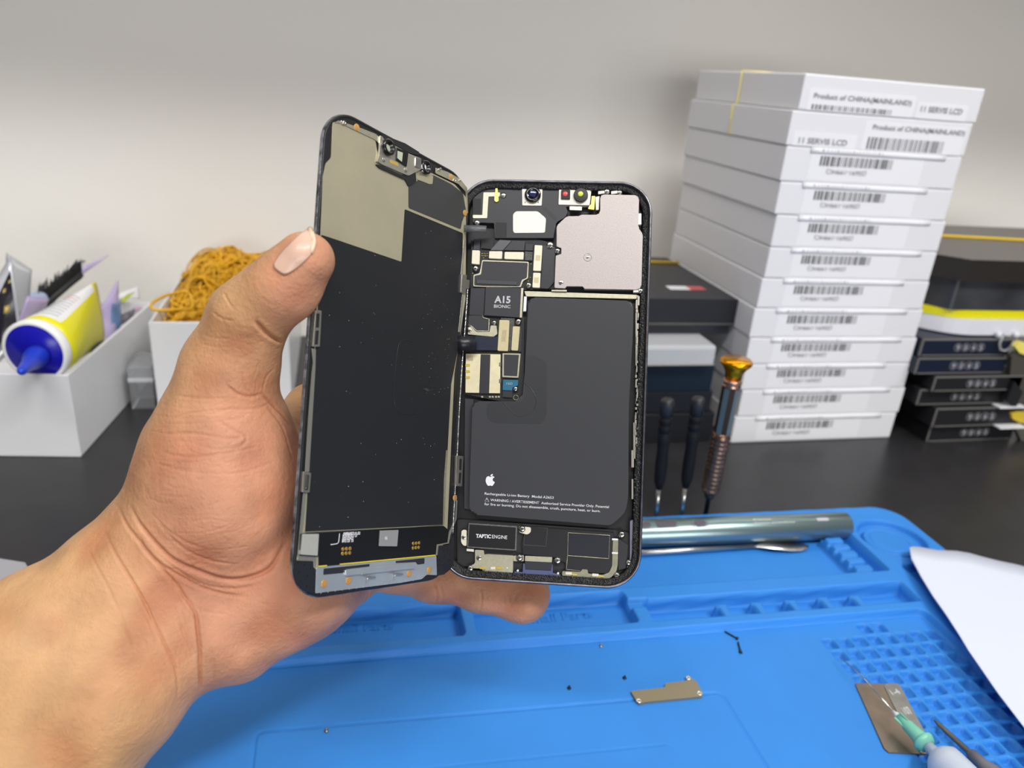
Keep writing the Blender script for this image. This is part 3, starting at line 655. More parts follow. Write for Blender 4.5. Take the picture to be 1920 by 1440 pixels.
rb = plate('antenna_bracket', PB, K6, [(1532, 810), (1582, 815), (1576, 1050), (1560, 1120), (1510, 1170), (1460, 1182), (1072, 1150), (1076, 1108), (1245, 1116), (1252, 1090), (1306, 1094), (1306, 1130), (1440, 1142), (1500, 1120), (1525, 1060)], -3, -1.8, mat('olive_metal', '9A9883', .35, .8, var=.1, vscale=500), phone, .06, .5, 'curved olive metal antenna strip at the lower right')
for v in (822, 945): plate('bright_patch', PB, K6, [(1524, v-9), (1578, v-6), (1578, v+9), (1524, v+8)], -1.8, -1.76, PRINT, rb, .01, .1)
for u, v in ((1105, 1130), (1345, 1145)):
    plate('spring_contact', PB, K6, [(u, v-16), (u+60, v-12), (u+60, v+12), (u, v+10)], -1.8, -1.6, BEIG, rb, .05, .3); plate('spring_contact', PB, K6, [(u+60, v-2), (u+105, v+4), (u+105, v+18), (u+60, v+14)], -1.8, -1.5, BRASS, rb, .05, .4)
plate('side_plate', PB, K6, [(1582, 812), (1668, 872), (1650, 1085), (1580, 1100)], -3.4, -2.2, mat('side_plate', '26262B', .4), phone, .08, .4)
plate('inner_wall', PB, K6, [(1685, 655), (1735, 640), (1722, 1020), (1668, 1110), (1655, 1080), (1685, 1000)], -4.4, -1.9, mat('wall_violet', '77768A', .45, .5), phone, .1, .5)
# screws
def screw(k, u, v, z, r, parent=phone, m=None):
    x, y = PB.at(k[0]+u/k[2], k[1]+v/k[2], z*MM); T = Matrix.Translation((x, y, 0)); bm = bmesh.new(); R = r*MM
    add_lathe(bm, [(0, (z-.8)*MM), (R*1.3, (z-.8)*MM), (R*1.3, (z-.35)*MM), (R, (z-.3)*MM), (R*.98, (z-.08)*MM), (R*.8, z*MM), (0, z*MM)], T, 20)
    a = random.uniform(0, 1.5)
    for q in (0, math.pi/2):
        e = bmesh.new(); add_box(e, -R*.55, R*.55, -R*.13, R*.13, (z-.1)*MM, (z+.012)*MM); e.transform(T @ Matrix.Rotation(a+q, 4, 'Z')); me_ = bpy.data.meshes.new('q'); e.to_mesh(me_); e.free()
        n0 = len(bm.faces); bm.from_mesh(me_); bpy.data.meshes.remove(me_); bm.faces.ensure_lookup_table()
        for f in bm.faces[n0:]: f.material_index = 1
    bm_obj('screw', bm, [m or STEEL, BLACK], parent)
for k, u, v, z, r in ((K4, 472, 232, -1.4, 1.0), (K4, 917, 703, -1.2, 1.15), (K4, 987, 757, -1.1, .85), (K4, 208, 925, -1.6, .95), (K4, 712, 1083, -1.6, .95), (K4, 1020, 1060, -.65, 1.0), (K4, 1455, 195, -1.0, .95), (K4, 1575, 205, -1.0, .9), (K4, 1773, 1137, -1.1, .85), (K4, 222, 492, -1.5, 1.0), (K4, 1275, 820, -.75, .75),
    (K5, 365, 215, -1.5, .8), (K5, 145, 283, -1.5, .85), (K5, 585, 205, -1.6, .95), (K5, 558, 812, -1.4, .8),
    (K6, 190, 805, -1.5, .85), (K6, 715, 730, -1.4, 1.0), (K6, 325, 990, -1.4, 1.0), (K6, 247, 1085, -1.3, .95), (K6, 690, 990, -1.4, 1.05), (K6, 1033, 1015, -1.4, 1.05), (K6, 1612, 780, -1.3, 1.0), (K6, 1675, 1035, -1.4, .9), (K6, 1568, 1150, -1.3, .95)):
    screw(k, u, v, z, r)

# ------------------------------------------------------------------ its display, swung out to the left
BEZ = mat('bezel_black', '1B1B1D', .42, bump=.00012, bscale=1200)
GLS = mat('worn_glass_edge', '75757A', .35, .3, var=.95, vscale=260, bump=.0003, bscale=900)
disp_ = sweep_ring('display_panel', 76.8, 159.5, 13.0, [(.6, -1.9), (.1, -1.75), (0, -1.2), (.15, -1.0), (.15, -.8), (.35, -.65), (.35, -.15), (.55, 0), (1.2, 0), (1.5, -.25)], [BEZ, GLS], phone, [1, 1, 1, 0, 1, 0, 0, 0, 0, 0])
disp_.matrix_local = PB.M.inverted() @ PD.M
disp_['label'] = 'inner side of the display panel'
DP = disp_
tanm = mat('tan_backplate', 'B3AC93', .42, .45, var=.05, vscale=60)
film = mat('graphite_film', '232427', .33, spec=.4, bump=.00003, bscale=120)
film2 = mat('upper_film', '3A3A3B', .35, spec=.5)
greyp = mat('steel_backplate', 'C2CAD0', .4, .75, var=.05, vscale=150)
plate('tan_plate', PD, K0, [(624, 228), (660, 236), (704, 262), (708, 290), (765, 320), (800, 320), (852, 345), (874, 370), (873, 560), (852, 700), (838, 1010), (800, 1070), (600, 1110), (560, 1090), (556, 1050), (571, 955), (588, 700), (601, 440), (605, 330), (611, 306), (621, 296)], -.4, .02, tanm, DP, .03, .8, 'bare tan metal plate')
plate('graphite_film', PD, K0, [(602, 440), (618, 445), (753, 491), (759, 392), (868, 437), (866, 560), (862, 640), (846, 720), (843, 775), (836, 905), (831, 985), (572, 1000), (580, 870), (590, 690), (597, 560)], .02, .12, film, DP, .03, .6, 'large dark graphite film')
plate('graphite_film', PD, K0, [(766, 345), (790, 336), (812, 328), (846, 345), (868, 362), (874, 395), (866, 417), (864, 430), (766, 390)], .02, .12, film2, DP, .03, .8, 'small dark film at the upper corner')
plate('film_overlay', PD, K2, [(1000, -10), (1290, -10), (1265, 330), (1210, 760), (972, 735)], .12, .17, film, DP, .02, .4)
wire('film_emboss', PD, K2, [(940, 408), (880, 390), (840, 410), (822, 470), (806, 600), (795, 780), (800, 870), (830, 930), (885, 948), (950, 945)], .11, .13, film, DP, per=4)
plate('torn_spot', PD, K2, [(1010, 755), (1045, 752), (1062, 772), (1045, 775)], .12, .3, film2, DP, .02, .1)
# speckles of dust
bm = bmesh.new()
for _ in range(110):
    u = random.uniform(150, 1250); v = random.uniform(-600, 1900) if random.random() < .4 else random.uniform(100, 800)
    if random.random() < .55: u = random.uniform(1000, 1240)
    x, y = PD.at(540+u/4, 540+v/4, .15*MM)
    if abs(x) > .033: continue
    s = random.uniform(.04, .11)*MM; bmesh.ops.create_icosphere(bm, subdivisions=1, radius=s, matrix=Matrix.Translation((x, y, .16*MM)))
tag(bm_obj('dust', bm, PRINT, DP), kind='stuff')
# edge strips, clips
side = mat('edge_strip', 'A7A59C', .35, .7)
plate('edge_strip', PD, K2, [(178, 450), (210, 460), (205, 620), (188, 900), (160, 1378), (128, 1378), (150, 1000), (178, 640), (188, 560)], .02, .22, side, DP, .04, .2)
plate('edge_strip', PD, K3, [(235, 400), (262, 405), (236, 690), (222, 770), (206, 962), (345, 968), (352, 1018), (345, 1080), (330, 1080), (326, 1012), (184, 1006), (182, 965), (205, 700)], .02, .2, side, DP, .04, .2)
plate('edge_strip', PD, K3, [(1500, 280), (1520, 20), (1530, 20), (1504, 690), (1240, 712), (245, 762), (245, 754), (1240, 704), (1490, 690)], .1, .16, NICK, DP, .01, .1)
plate('edge_strip', PD, K3, [(1600, 640), (1612, 470), (1622, 470), (1612, 640), (1560, 780), (1545, 860), (1450, 875), (1442, 965), (1428, 965), (1436, 868), (1530, 852), (1545, 760)], .02, .25, side, DP, .04, .2)
plate('edge_strip', PD, K1, [(1320, 1000), (1332, 1000), (1308, 1260), (1296, 1260)], .02, .25, side, DP, .04, .1)
plate('edge_strip', PD, K2, [(1306, 60), (1316, 62), (1290, 330), (1278, 330)], .02, .25, side, DP, .04, .1)
bm = bmesh.new()                               # bent and scratched hinge side edge
q = [PD.at(*p, .1*MM) for p in ((877, 540), (873, 600), (868, 660), (864, 720), (860, 790), (857, 855), (852, 940), (849, 1000))]
add_tube(bm, spline([(x, y, .1*MM) for x, y in q], 6), .32*MM, 6); bm_obj('scratched_edge', bm, mat('scratched_silver', 'C9C9CC', .25, .9, var=.5, vscale=400, bump=.0003, bscale=900), DP)
def dclip(k, o_, slots, h=.9):
    c = plate('frame_clip', PD, k, o_, 0, h, CLIP, DP, .08, .3)
    for s in slots: plate('frame_clip_slot', PD, k, s, h-.02, h+.03, BLACK, DP, .01, .3)
dclip(K2, [(208, 165), (254, 170), (240, 440), (186, 440)], [[(214, 190), (238, 190), (232, 298), (208, 298)], [(208, 318), (232, 318), (224, 424), (200, 424)]])
dclip(K3, [(236, 212), (306, 225), (292, 402), (224, 398)], [[(256, 240), (288, 245), (276, 380), (244, 378)]])
for s in ([(262, 250), (284, 252), (274, 370), (252, 368)],): plate('clip_tongue', PD, K3, s, .8, 1.0, STEEL, DP, .05, .3)
dclip(K3, [(1612, 68), (1676, 74), (1664, 346), (1604, 342)], [[(1640, 96), (1660, 98), (1656, 200), (1636, 198)], [(1636, 222), (1656, 222), (1648, 320), (1630, 318)]])
dclip(K1, [(1304, 1258), (1342, 1262), (1336, 1400), (1296, 1395)], [])
dclip(K1, [(1322, 1295), (1364, 1300), (1358, 1366), (1322, 1362)], [], .6)
# earpiece and sensor bracket at the top
ep = plate('sensor_bracket', PD, K1, [(690, 214), (720, 226), (800, 290), (905, 350), (1000, 388), (1002, 470), (955, 492), (905, 518), (860, 500), (700, 430), (668, 408), (684, 380)], .1, .9, mat('bracket_silver', 'C3BFB2', .3, .8, var=.06, vscale=500), DP, .1, .4, 'silver bracket carrying the front sensors')
zlp = [(0, .3), (.55, .3), (.55, .9), (.62, 2.6), (1, 2.6), (1, .3)]
disc('sensor_cup', PD, K1, 768, 300, 2.9, .3, 2.4, mat('cup_black', '0E0E0F', .3, coat=.4), DP, prof=[(0, .9), (.55, .9), (.62, 2.2), (.8, 2.3), (1, 2.1), (1, .3), (0, .3)])
disc('sensor_window', PD, K1, 746, 312, 1.5, .9, 1.3, mat('sage_window', 'AEB5A0', .25), DP)
plate('sensor_frame', PD, K1, [(815, 305), (905, 345), (892, 450), (812, 395)], .3, 1.4, mat('cup_black', '0E0E0F', .3), DP, .1, .2)
plate('sensor_window', PD, K1, [(822, 330), (862, 345), (855, 415), (820, 385)], 1.4, 1.45, mat('sage_window', 'AEB5A0', .25), DP, .01, .2)
plate('gold_label', PD, K1, [(768, 396), (828, 422), (826, 446), (766, 420)], .9, .95, mat('gold_label', 'D9B65A', .4, .5), DP, .01, .2)
for u, v in ((722, 396), (886, 474)): disc('rivet', PD, K1, u, v, .8, .9, 1.15, CLIP, DP)
plate('bracket_bend', PD, K1, [(957, 376), (1002, 392), (998, 466), (954, 450)], .9, 1.3, STEEL, DP, .15, .4)
disc('sensor_cup', PD, K1, 1048, 452, 2.6, .3, 1.8, mat('cup_black', '0E0E0F', .3, coat=.4), DP, prof=[(0, .8), (.5, .8), (.58, 1.6), (.85, 1.7), (1, 1.5), (1, .3), (0, .3)])
disc('sensor_window', PD, K1, 1022, 452, 1.25, .8, 1.35, PRINT, DP, label='white round sensor window')
disc('bracket_eye', PD, K1, 1012, 486, .5, 1.0, 1.5, STEEL, DP)
plate('foam_pad', PD, K1, [(660, 432), (700, 440), (850, 512), (880, 505), (958, 492), (962, 560), (938, 580), (906, 596), (880, 545), (840, 528), (690, 460)], .05, .6, BLACK, DP, .1, .3)
plate('small_bracket', PD, K1, [(968, 518), (1090, 518), (1084, 580), (1060, 580), (968, 545)], .12, .3, tanm, DP, .03, .3)
plate('top_rail', PD, K1, [(560, 165), (660, 205), (690, 235), (688, 290), (672, 262), (640, 240), (470, 160), (400, 125), (352, 118), (378, 104)], .03, .3, NICK, DP, .03, .2)
plate('top_rail', PD, K1, [(1108, 458), (1200, 490), (1290, 540), (1345, 610), (1350, 800), (1340, 800), (1335, 640), (1280, 580), (1108, 500)], .03, .3, NICK, DP, .03, .3)
for q in ([(700, 205), (880, 275), (985, 340), (980, 365), (905, 345), (800, 285), (720, 240)],): plate('foam_pad', PD, K1, q, .1, 1.0, BLACK, DP, .1, .2)
for u, v in ((430, 118), (1150, 470), (1270, 545)):
    bm = bmesh.new()
    for i in range(6):
        x, y = PD.at(540+(u+random.uniform(-28, 28))/4, 200+(v+random.uniform(-8, 12))/4, .4*MM); add_box(bm, x-.4*MM, x+.4*MM, y-.25*MM, y+.25*MM, 0, random.uniform(.3, .9)*MM, .0001, 1)
    bm_obj('spring_finger', bm, CLIP, DP)
for k, u, v, sx in ((K1, 518, 155, 1), (K1, 1225, 526, 1), (K1, 1329, 797, 1.), (K3, 425, 1222, 1), (K3, 645, 1195, 1), (K3, 1190, 1130, 1), (K3, 1371, 1100, 1), (K3, 1600, 450, .8)):
    disc('copper_dot', PD, k, u, v, 1.25, .2, .34, mat('copper_dot', 'D9A45C', .35, .5), DP)
# lower circuit strip
pcb = plate('circuit_strip', PD, K3, [(225, 772), (1240, 712), (1495, 700), (1545, 740), (1530, 850), (1440, 868), (1425, 965), (372, 1070), (372, 970), (208, 962)], .02, .2, mat('strip_black', '101114', .4), DP, .03, .2)
ch1 = plate('chip', PD, K3, [(232, 776), (376, 774), (364, 970), (214, 960)], .2, 1.2, mat('chip_grey', 'A6A6A2', .55, .2, var=.05, vscale=3000), DP, .08, .2, 'plain grey square chip')
plate('chip_rim', PD, K3, [(212, 772), (384, 766), (374, 978), (204, 968)], .1, .6, BLACK, DP, .05, .3)
plate('chip_rim', PD, K3, [(916, 738), (1098, 732), (1086, 896), (908, 890)], .1, .5, mat('chip_well', '0A0A0B', .5), DP, .05, .4)
plate('chip', PD, K3, [(930, 744), (1092, 738), (1080, 886), (920, 884)], .2, 1.0, mat('chip_grey2', '8F9090', .5, .2, var=.06, vscale=3000), DP, .08, .2, 'grey chip with a faint etched emblem')
em = mat('etch_pale', 'B4B4B4', .6)
bm = bmesh.new(); c0, c1 = 980, 812
add_prism(bm, [tuple(p) for p in L(PD, K3, [(c0+(u-428)*.33, c1+(v-298)*.33) for u, v in fr], 1.0)], .98*MM, 1.03*MM); bm_obj('etched_emblem', bm, em, DP)
for i, s in enumerate(('AMB668ZL01.E2', 'PDR:REV0.1 LF', '820-02421', 'BH2128  35')):
    ptext(s, K3, (590-i*3, 782+i*22.5), ((745, 720, 688, 690)[i]-i*2, 777+i*22.5-(0, 0, 0, 0)[i]), .85, DP, PD, .22, bold=.03)
wire('printed_mark', PD, K3, [(560, 770), (552, 845), (538, 862), (480, 870)], .21, .13, PRINT, DP)
for c0, c1, dx in ((592, 910, 32), (1225, 860, 26)):
    for i in range(3):
        for j in range(2): disc('gold_pad', PD, K3, c0+i*dx-j*3, c1+j*40-i*3, .62, .18, .28, GOLD, DP)
plate('yellow_edge', PD, K3, [(372, 1060), (448, 1054), (448, 1064), (372, 1071)], .15, .3, mat('yellow_line', 'D8C01E', .4), DP, .01, 0)
plate('yellow_edge', PD, K3, [(562, 1042), (1422, 960), (1422, 969), (562, 1051)], .15, .3, mat('yellow_line', 'D8C01E', .4), DP, .01, 0)
plate('steel_plate', PD, K3, [(350, 1082), (372, 1072), (1432, 970), (1436, 1145), (1380, 1142), (1345, 1140), (1300, 1180), (1100, 1215), (345, 1308)], .02, .15, greyp, DP, .03, .3, 'bright steel plate along the lower edge')
plate('plate_slot', PD, K3, [(418, 1086), (832, 1044), (830, 1066), (612, 1092), (600, 1124), (414, 1142)], .14, .22, mat('slot_dark', '26272D', .4), DP, .02, .3)
plate('plate_slot', PD, K3, [(1066, 1018), (1326, 990), (1324, 1042), (1262, 1050), (1246, 1026), (1066, 1036)], .14, .22, mat('slot_dark', '26272D', .4), DP, .02, .3)
plate('raised_bar', PD, K3, [(612, 1102), (1246, 1032), (1240, 1086), (622, 1150)], .15, .9, greyp, DP, .12, .3)
for u, v in ((812, 1160), (1060, 1132)):
    wire('contact_spring', PD, K3, [(u-55, v-22), (u-20, v-18), (u+10, v-5), (u+60, v), (u+72, v+6), (u+40, v+10), (u+5, v+8), (u-5, v+30), (u-8, v+52)], .8, .16, CLIP, DP, per=3)
for i in range(14):
    u = 390+i*64; v = 1312-(u-345)*.137; plate('edge_tick', PD, K3, [(u, v-14), (u+7, v-15), (u+7, v+4), (u, v+4)], .02, .2, greyp, DP, 0, 0)
cor = mat('corner_black', '1E1F26', .45)
plate('corner_pad', PD, K3, [(185, 1012), (325, 1018), (332, 1085), (350, 1090), (342, 1310), (240, 1290), (170, 1230), (140, 1130), (150, 1010)], -.1, .1, cor, DP, .03, .5)
plate('corner_pad', PD, K3, [(1440, 975), (1450, 880), (1545, 870), (1590, 780), (1595, 1000), (1560, 1090), (1500, 1140), (1436, 1150)], -.1, .1, cor, DP, .03, .5)
hole = mat('hole_dark', '050506', .6)
bm = bmesh.new()
for u, v in ((180, 1030), (240, 1050), (295, 1080), (190, 1115), (265, 1150), (325, 1135), (210, 1190), (325, 1190), (257, 1245), (320, 1250), (1495, 925), (1525, 915), (1455, 1005), (1500, 975), (1550, 960), (1450, 1050), (1495, 1045), (1450, 1100), (1500, 1095), (1545, 1010)):
    x, y = PD.at(520+u/4.8, 840+v/4.8, .1*MM); add_lathe(bm, [(0, .08*MM), (.36*MM, .08*MM), (.36*MM, .13*MM), (0, .13*MM)], Matrix.Translation((x, y, 0)), 10)
bm_obj('corner_perforation', bm, hole, DP)
# ribbon joining display and housing (bridges the hinge side)
def bridge(name, pts, width_px, thick, m):
    """ribbon through camera-space points (px, py, depth), broad along the image's vertical"""
    C_ = spline([cp(*p) for p in pts], 5); P = []
    for c in C_:
        hw = width_px/2*(-c[2])/FPX
        P.append([c+np.array([0, s*hw, 0]) for s in (-1, 1)])
    P = np.array(P); Wd = P.reshape(-1, 3)@RC.T+CC
    Minv = np.array(PB.M.inverted()); Wl = Wd@Minv[:3, :3].T+Minv[:3, 3]
    return solidify_grid(name, Wl.reshape(P.shape), thick, m, phone)
bridge('display_cable', [(866, 428, .3015), (880, 429, .2995), (896, 429, .2995), (912, 430, .3010)], 13, .0003, mat('cable_grey', '55575A', .35))['label'] = 'short grey ribbon from display to housing'
bridge('display_cable', [(856, 643, .2955), (866, 644, .2945), (880, 644, .2955), (892, 645, .2975)], 27, .0003, mat('ribbon_dark2', '1D1E25', .35))
# ------------------------------------------------------------------ the setting
WY = .86
wallm = mat('painted_wall', 'F2EFE9', .7, bump=.0004, bscale=60)
bm = bmesh.new(); add_box(bm, -1.6, 2.4, WY, WY+.06, -.8, 1.9); tag(bm_obj('wall_back', bm, wallm), kind='structure')
bm = bmesh.new(); add_box(bm, -1.6, 2.4, .57, WY, .520, .540); tag(bm_obj('shade_shelf_1', bm, mat('shelf_white', 'DAD6CF', .6)), kind='structure')  # unseen shelf, added so that its shadow falls on the upper wall
deskm = mat('black_laminate', '2C2B2D', .34, var=.12, vscale=40, bump=.00003, bscale=400)
tag(box_thing('desk', -1.3, 2.0, -.5, WY-.002, -.03, 0, deskm, .001), 'black laminate desk carrying the mat, boxes and tools', 'desk')
# ------------------------------------------------------------------ blue silicone repair mat as one moulded sheet
RIM = .0118; WORK = .0068; MS = .9921        # rim height, working floor, footprint scale
gx = np.arange(-.152, .4245, .0007); gy = np.arange(.13, .4405, .0007)
GX, GY = np.meshgrid(gx, gy, indexing='ij'); GX0, GY0 = GX, GY; GX = GX/MS; GY = GY/MS; YP = GY+.021*GX
def sdr(x0, x1, y0, y1, r, Y=None):
    Y = YP if Y is None else Y
    qx = np.abs(GX-(x0+x1)/2)-(x1-x0)/2+r; qy = np.abs(Y-(y0+y1)/2)-(y1-y0)/2+r
    return np.hypot(np.maximum(qx, 0), np.maximum(qy, 0))+np.minimum(np.maximum(qx, qy), 0)-r
def sst(d, a, b): t = np.clip((d-a)/(b-a), 0, 1); return t*t*(3-2*t)
H = np.full(GX.shape, RIM)
def sink(sd, floor, wdt=.0013):
    global H; H = np.minimum(H, floor+(RIM-floor)*sst(sd, -wdt*.6, wdt*.4))
def rise(sd, top, base, wdt=.0013):
    global H; H = np.maximum(H, np.where(sd < wdt*.4, base+(top-base)*(1-sst(sd, -wdt*.6, wdt*.4)), 0))
sink(sdr(-.5, .3560, -.2, .3198, .006), WORK, .0016)
sink(sdr(-.06, .3615, .3588, .4265, .003), .0014)
sink(sdr(.1785, .3600, .3270, .3462, .0015), .0016)
sink(sdr(.164, .182, .3400, .3475, .001), .0085)
sink(sdr(.0735, .1690, .3270, .3555, .003), .0022); sink(sdr(-.045, .0660, .3270, .3555, .003), .0022)
for x in (.2270, .2505, .2740, .2970, .3195): rise(sdr(x-.0030, x+.0030, .3262, .3385, .0012), .0104, .0016); rise(sdr(x-.0046, x+.0046, .3350, .3395, .0018), .0098, .0016)
for k in range(5): rise(sdr(.3395, .3530, .3625+k*.0082, .3690+k*.0082, .0015), .0098, .0014)
rise(sdr(.3385, .3530, .3610, .4040, .001), .0068, .0014)
R1 = np.hypot(GX-.3900, YP-.3940)-.0235; R2 = np.hypot(GX-.3865, YP-.3915)-.0185
sink(R1, .0066, .0018); rise(R2, .0108, .0066, .0018)
R3 = np.abs(np.hypot(GX-.3860, YP-.3925)-.0135)-.0007; H = np.where(R3 < .0006, np.minimum(H, .0098+np.clip(R3, 0, 1)*1.5), H)
sink(sdr(.3730, .4120, .3400, .3625, .003), .0070, .0018)
for k in range(0, 17):                        # the magnetic pocket grid
    for j in range(8):
        if k == 0 and j not in (3, 4): continue
        x = .2752+.01005*j; y1 = .3155-.0099*k
        H = np.minimum(H, .0026+(WORK-.0026)*sst(sdr(x, x+.0080, y1-.0076, y1, .0018), -.0007, .0002)+np.where(sdr(x, x+.0080, y1-.0076, y1, .0018) > .0003, 1, 0))
Y3 = GY+.035*GX
g = np.abs(sdr(-.0415, .1955, .05, .2770, .004, Y3)); H = np.where((H < .0075) & (g < .0010), H-.0009*(1-sst(g, .0002, .0010)), H)
g = np.abs(sdr(-.2, .155, .05, .2480, .004, Y3)); H = np.where((H < .0075) & (g < .0008), H-.00025*(1-sst(g, .0002, .0008)), H)
oc = sdr(-.1500, .4215, .02, .4365, .022)
H = H*(1-sst(oc, -.0012, .0004))
nx_, ny_ = GX.shape; ids = np.arange(nx_*ny_).reshape(nx_, ny_)
q = np.stack([ids[:-1, :-1], ids[1:, :-1], ids[1:, 1:], ids[:-1, 1:]], -1).reshape(-1, 4)
q = q[(oc.ravel()[q] < .0014).all(1)]
used = np.zeros(nx_*ny_, bool); used[q.ravel()] = True; rm = np.cumsum(used)-1
me = bpy.data.meshes.new('repair_mat'); V = np.c_[GX0.ravel(), GY0.ravel(), H.ravel()][used]; q = rm[q]
me.vertices.add(len(V)); me.vertices.foreach_set('co', V.ravel()); me.loops.add(len(q)*4); me.loops.foreach_set('vertex_index', q.ravel().astype(np.int32))
me.polygons.add(len(q)); me.polygons.foreach_set('loop_start', np.arange(0, len(q)*4, 4, dtype=np.int32)); me.polygons.foreach_set('loop_total', np.full(len(q), 4, np.int32)); me.update(calc_edges=True)
BLUE = mat('blue_silicone', '3485D8', .5, spec=.35, var=.04, vscale=25, bump=.00004, bscale=700)
rmat = tag(link('repair_mat', me, BLUE, None, True), 'blue silicone repair mat with tool trays and a pocket grid, lying on the black desk', 'repair mat')
def ftext(name, s, pa, pb, z, h, m, parent, bold=.012):
    A = Vector(onz(*pa, z)); B = Vector(onz(*pb, z)); U = B-A; V = Vector((-U.y, U.x, 0))
    o = text(name, s, A, U, V, h, m, parent, .0002, bold)
    md = o.modifiers.new('s', 'SOLIDIFY'); md.thickness = .0004; return o
for a, b in (((985, 1170), (1113, 1158)), ((612, 1188), (737, 1180))): ftext('embossed_text', 'Small Parts', a, b, .0023, .0065, BLUE, rmat, .01)
# ------------------------------------------------------------------ tools in and behind the mat
tealm = mat('teal_aluminium', '8FA5A6', .3, .85)
A = Vector(onz(1120, 1002, .0118)); B = Vector(onz(1587, 985.5, .0118)); ln = (B-A).length
pen = empty('electric_screwdriver', mat=axis_m(A, B)); tag(pen, 'teal grey metal electric screwdriver lying in the rear tray of the mat', 'screwdriver')
bm = bmesh.new(); r = .0098; add_lathe(bm, [(0, 0), (.004, 0), (.0045, .0), (.0062, .012), (r, .02), (r, ln-.0012), (r-.0007, ln-.0002), (0, ln)], n=48); bm_obj('barrel', bm, tealm, pen)
bm = bmesh.new(); add_lathe(bm, [(0, -.016), (.0014, -.016), (.0016, 0), (0, 0)], n=12); bm_obj('bit', bm, STEEL, pen)
upl = pen.matrix_world.to_3x3().inverted() @ Vector((0, -.42, .91)); ua = math.atan2(upl.y, upl.x)
def onpen(s, dphi=0, rr=r):                  # point on the barrel facing up and to the front
    return Vector((rr*math.cos(ua+dphi), rr*math.sin(ua+dphi), s))
def penpatch(name, s0, s1, hw, m, lift, parent=pen, label=None):
    P = []; bm = bmesh.new(); N = 16
    o = roundpoly([(s0, -hw), (s1, -hw), (s1, hw), (s0, hw)], hw*.95, 6)
    vs = [bm.verts.new(onpen(s, w_/r, r+lift)) for s, w_ in o]; vb = [bm.verts.new(onpen(s, w_/r, r-.001)) for s, w_ in o]
    bm.faces.new(vs); n = len(vs)
    for i in range(n): bm.faces.new((vb[i], vb[(i+1) % n], vs[(i+1) % n], vs[i]))
    bmesh.ops.recalc_face_normals(bm, faces=bm.faces); x = bm_obj(name, bm, m, parent)
    if label: x['label'] = label
def pens(px): return (Vector(onz(px, 1000-(px-1210)*.035, .0205))-A).dot((B-A).normalized())
dk = mat('button_grey', '5B5560', .4)
penpatch('button_recess', pens(1190), pens(1281), .0030, mat('recess_teal', '7E9091', .35, .8), .0001); penpatch('button', pens(1192), pens(1228), .0021, dk, .0006); penpatch('button', pens(1240), pens(1277), .0023, dk, .0006)
penpatch('button_recess', pens(1306), pens(1338), .0030, mat('recess_teal', '7E9091', .35, .8), .0001); penpatch('button', pens(1312), pens(1333), .0022, dk, .0006)
penpatch('indicator', pens(1544), pens(1567), .0012, mat('indicator_grey', 'B9B9C2', .4), .0004, label='small pale oval window near the end')
for s, px0, px1, dp in (('Precise', 1425, 1458, -.0014), ('Electric screwdriver', 1425, 1503, .0014)):
    P0 = onpen(pens(px0), 0, r+.0003); U = Vector((0, 0, pens(px1)-pens(px0)))
    T = Vector((-math.sin(ua), math.cos(ua), 0)); T = T if (pen.matrix_world.to_3x3() @ T).y > 0 else -T
    text('printed_text', s, P0-T*dp*1.0-T*.0006, U, T, .0014, mat('pale_print', 'D9DEDA', .5), pen, .0001)
# spatula under it
A2 = Vector(onz(1150, 1040, .0040)); B2 = Vector(onz(1412, 1024.5, .0040)); C2 = Vector(onz(1516, 1023, .0040))
bm = bmesh.new(); o0 = A2
add_tube(bm, [p-o0 for p in (A2, A2.lerp(B2, .5), B2)], [.0022, .0021, .0017], 10)
d_ = (C2-B2).normalized(); s_ = Vector((-d_.y, d_.x, 0)).normalized(); P = []
for t, w_ in ((0, .0016), (.08, .0020), (.2, .0042), (.35, .0056), (.6, .0058), (.8, .0052), (.93, .0034), (1, .0008)):
    c = B2.lerp(C2, t)-o0+Vector((0, 0, .0012*math.sin(t*6))); P.append([c-s_*w_, c, c+s_*w_])
me2 = solidify_grid('t', P, .0007, None); bm.from_mesh(me2.data); bpy.data.objects.remove(me2)
sp_ = bm_obj('metal_spatula', bm, mat('spatula_steel', 'C8C4C0', .25, .95)); sp_.location = o0
tag(sp_, 'thin steel spatula with a leaf-shaped end, lying below the electric screwdriver', 'spatula')
# two small black screwdrivers and a gold capped one, standing in the rear rim
def stand(px, top, y=.4300): 
    b_ = Vector(onz(px[0], px[1], RIM)); b_ = Vector((b_[0], y, .0035)); t_ = Vector(ony(*top, y)); return b_, t_
blkp = mat('black_plastic', '15161A', .6, spec=.2)
for px, top, lab in (((1234, 967), (1252, 748), 'small black plastic screwdriver standing upright nearest the phone'), ((1283, 967), (1310, 745), 'small black plastic screwdriver standing upright next to the gold-capped one')):
    b_, t_ = stand(px, top); h = (t_-b_).length; d = empty('screwdriver', mat=axis_m(b_, t_)); tag(d, lab, 'screwdriver', 'small black screwdrivers')
    bm = bmesh.new(); add_lathe(bm, [(0, 0), (.0014, 0), (.0015, .032), (0, .032)], n=12); bm_obj('shaft', bm, STEEL, d)
    bm = bmesh.new(); add_lathe(bm, [(0, .030), (.0022, .030), (.0040, .037), (.0044, .050), (.0040, .062), (.0045, h-.032), (.0046, h-.026), (.0038, h-.025), (.0046, h-.024), (.0046, h-.020), (.0038, h-.019), (.0046, h-.018), (.0046, h-.014), (.0030, h-.013), (0, h-.013)], n=20); bm_obj('handle', bm, blkp, d)
    bm = bmesh.new(); add_lathe(bm, [(0, h-.013), (.0046, h-.013), (.0048, h-.002), (.0040, h), (0, h)], n=6); bm_obj('swivel_cap', bm, mat('cap_black', '2A2B2E', .4), d)
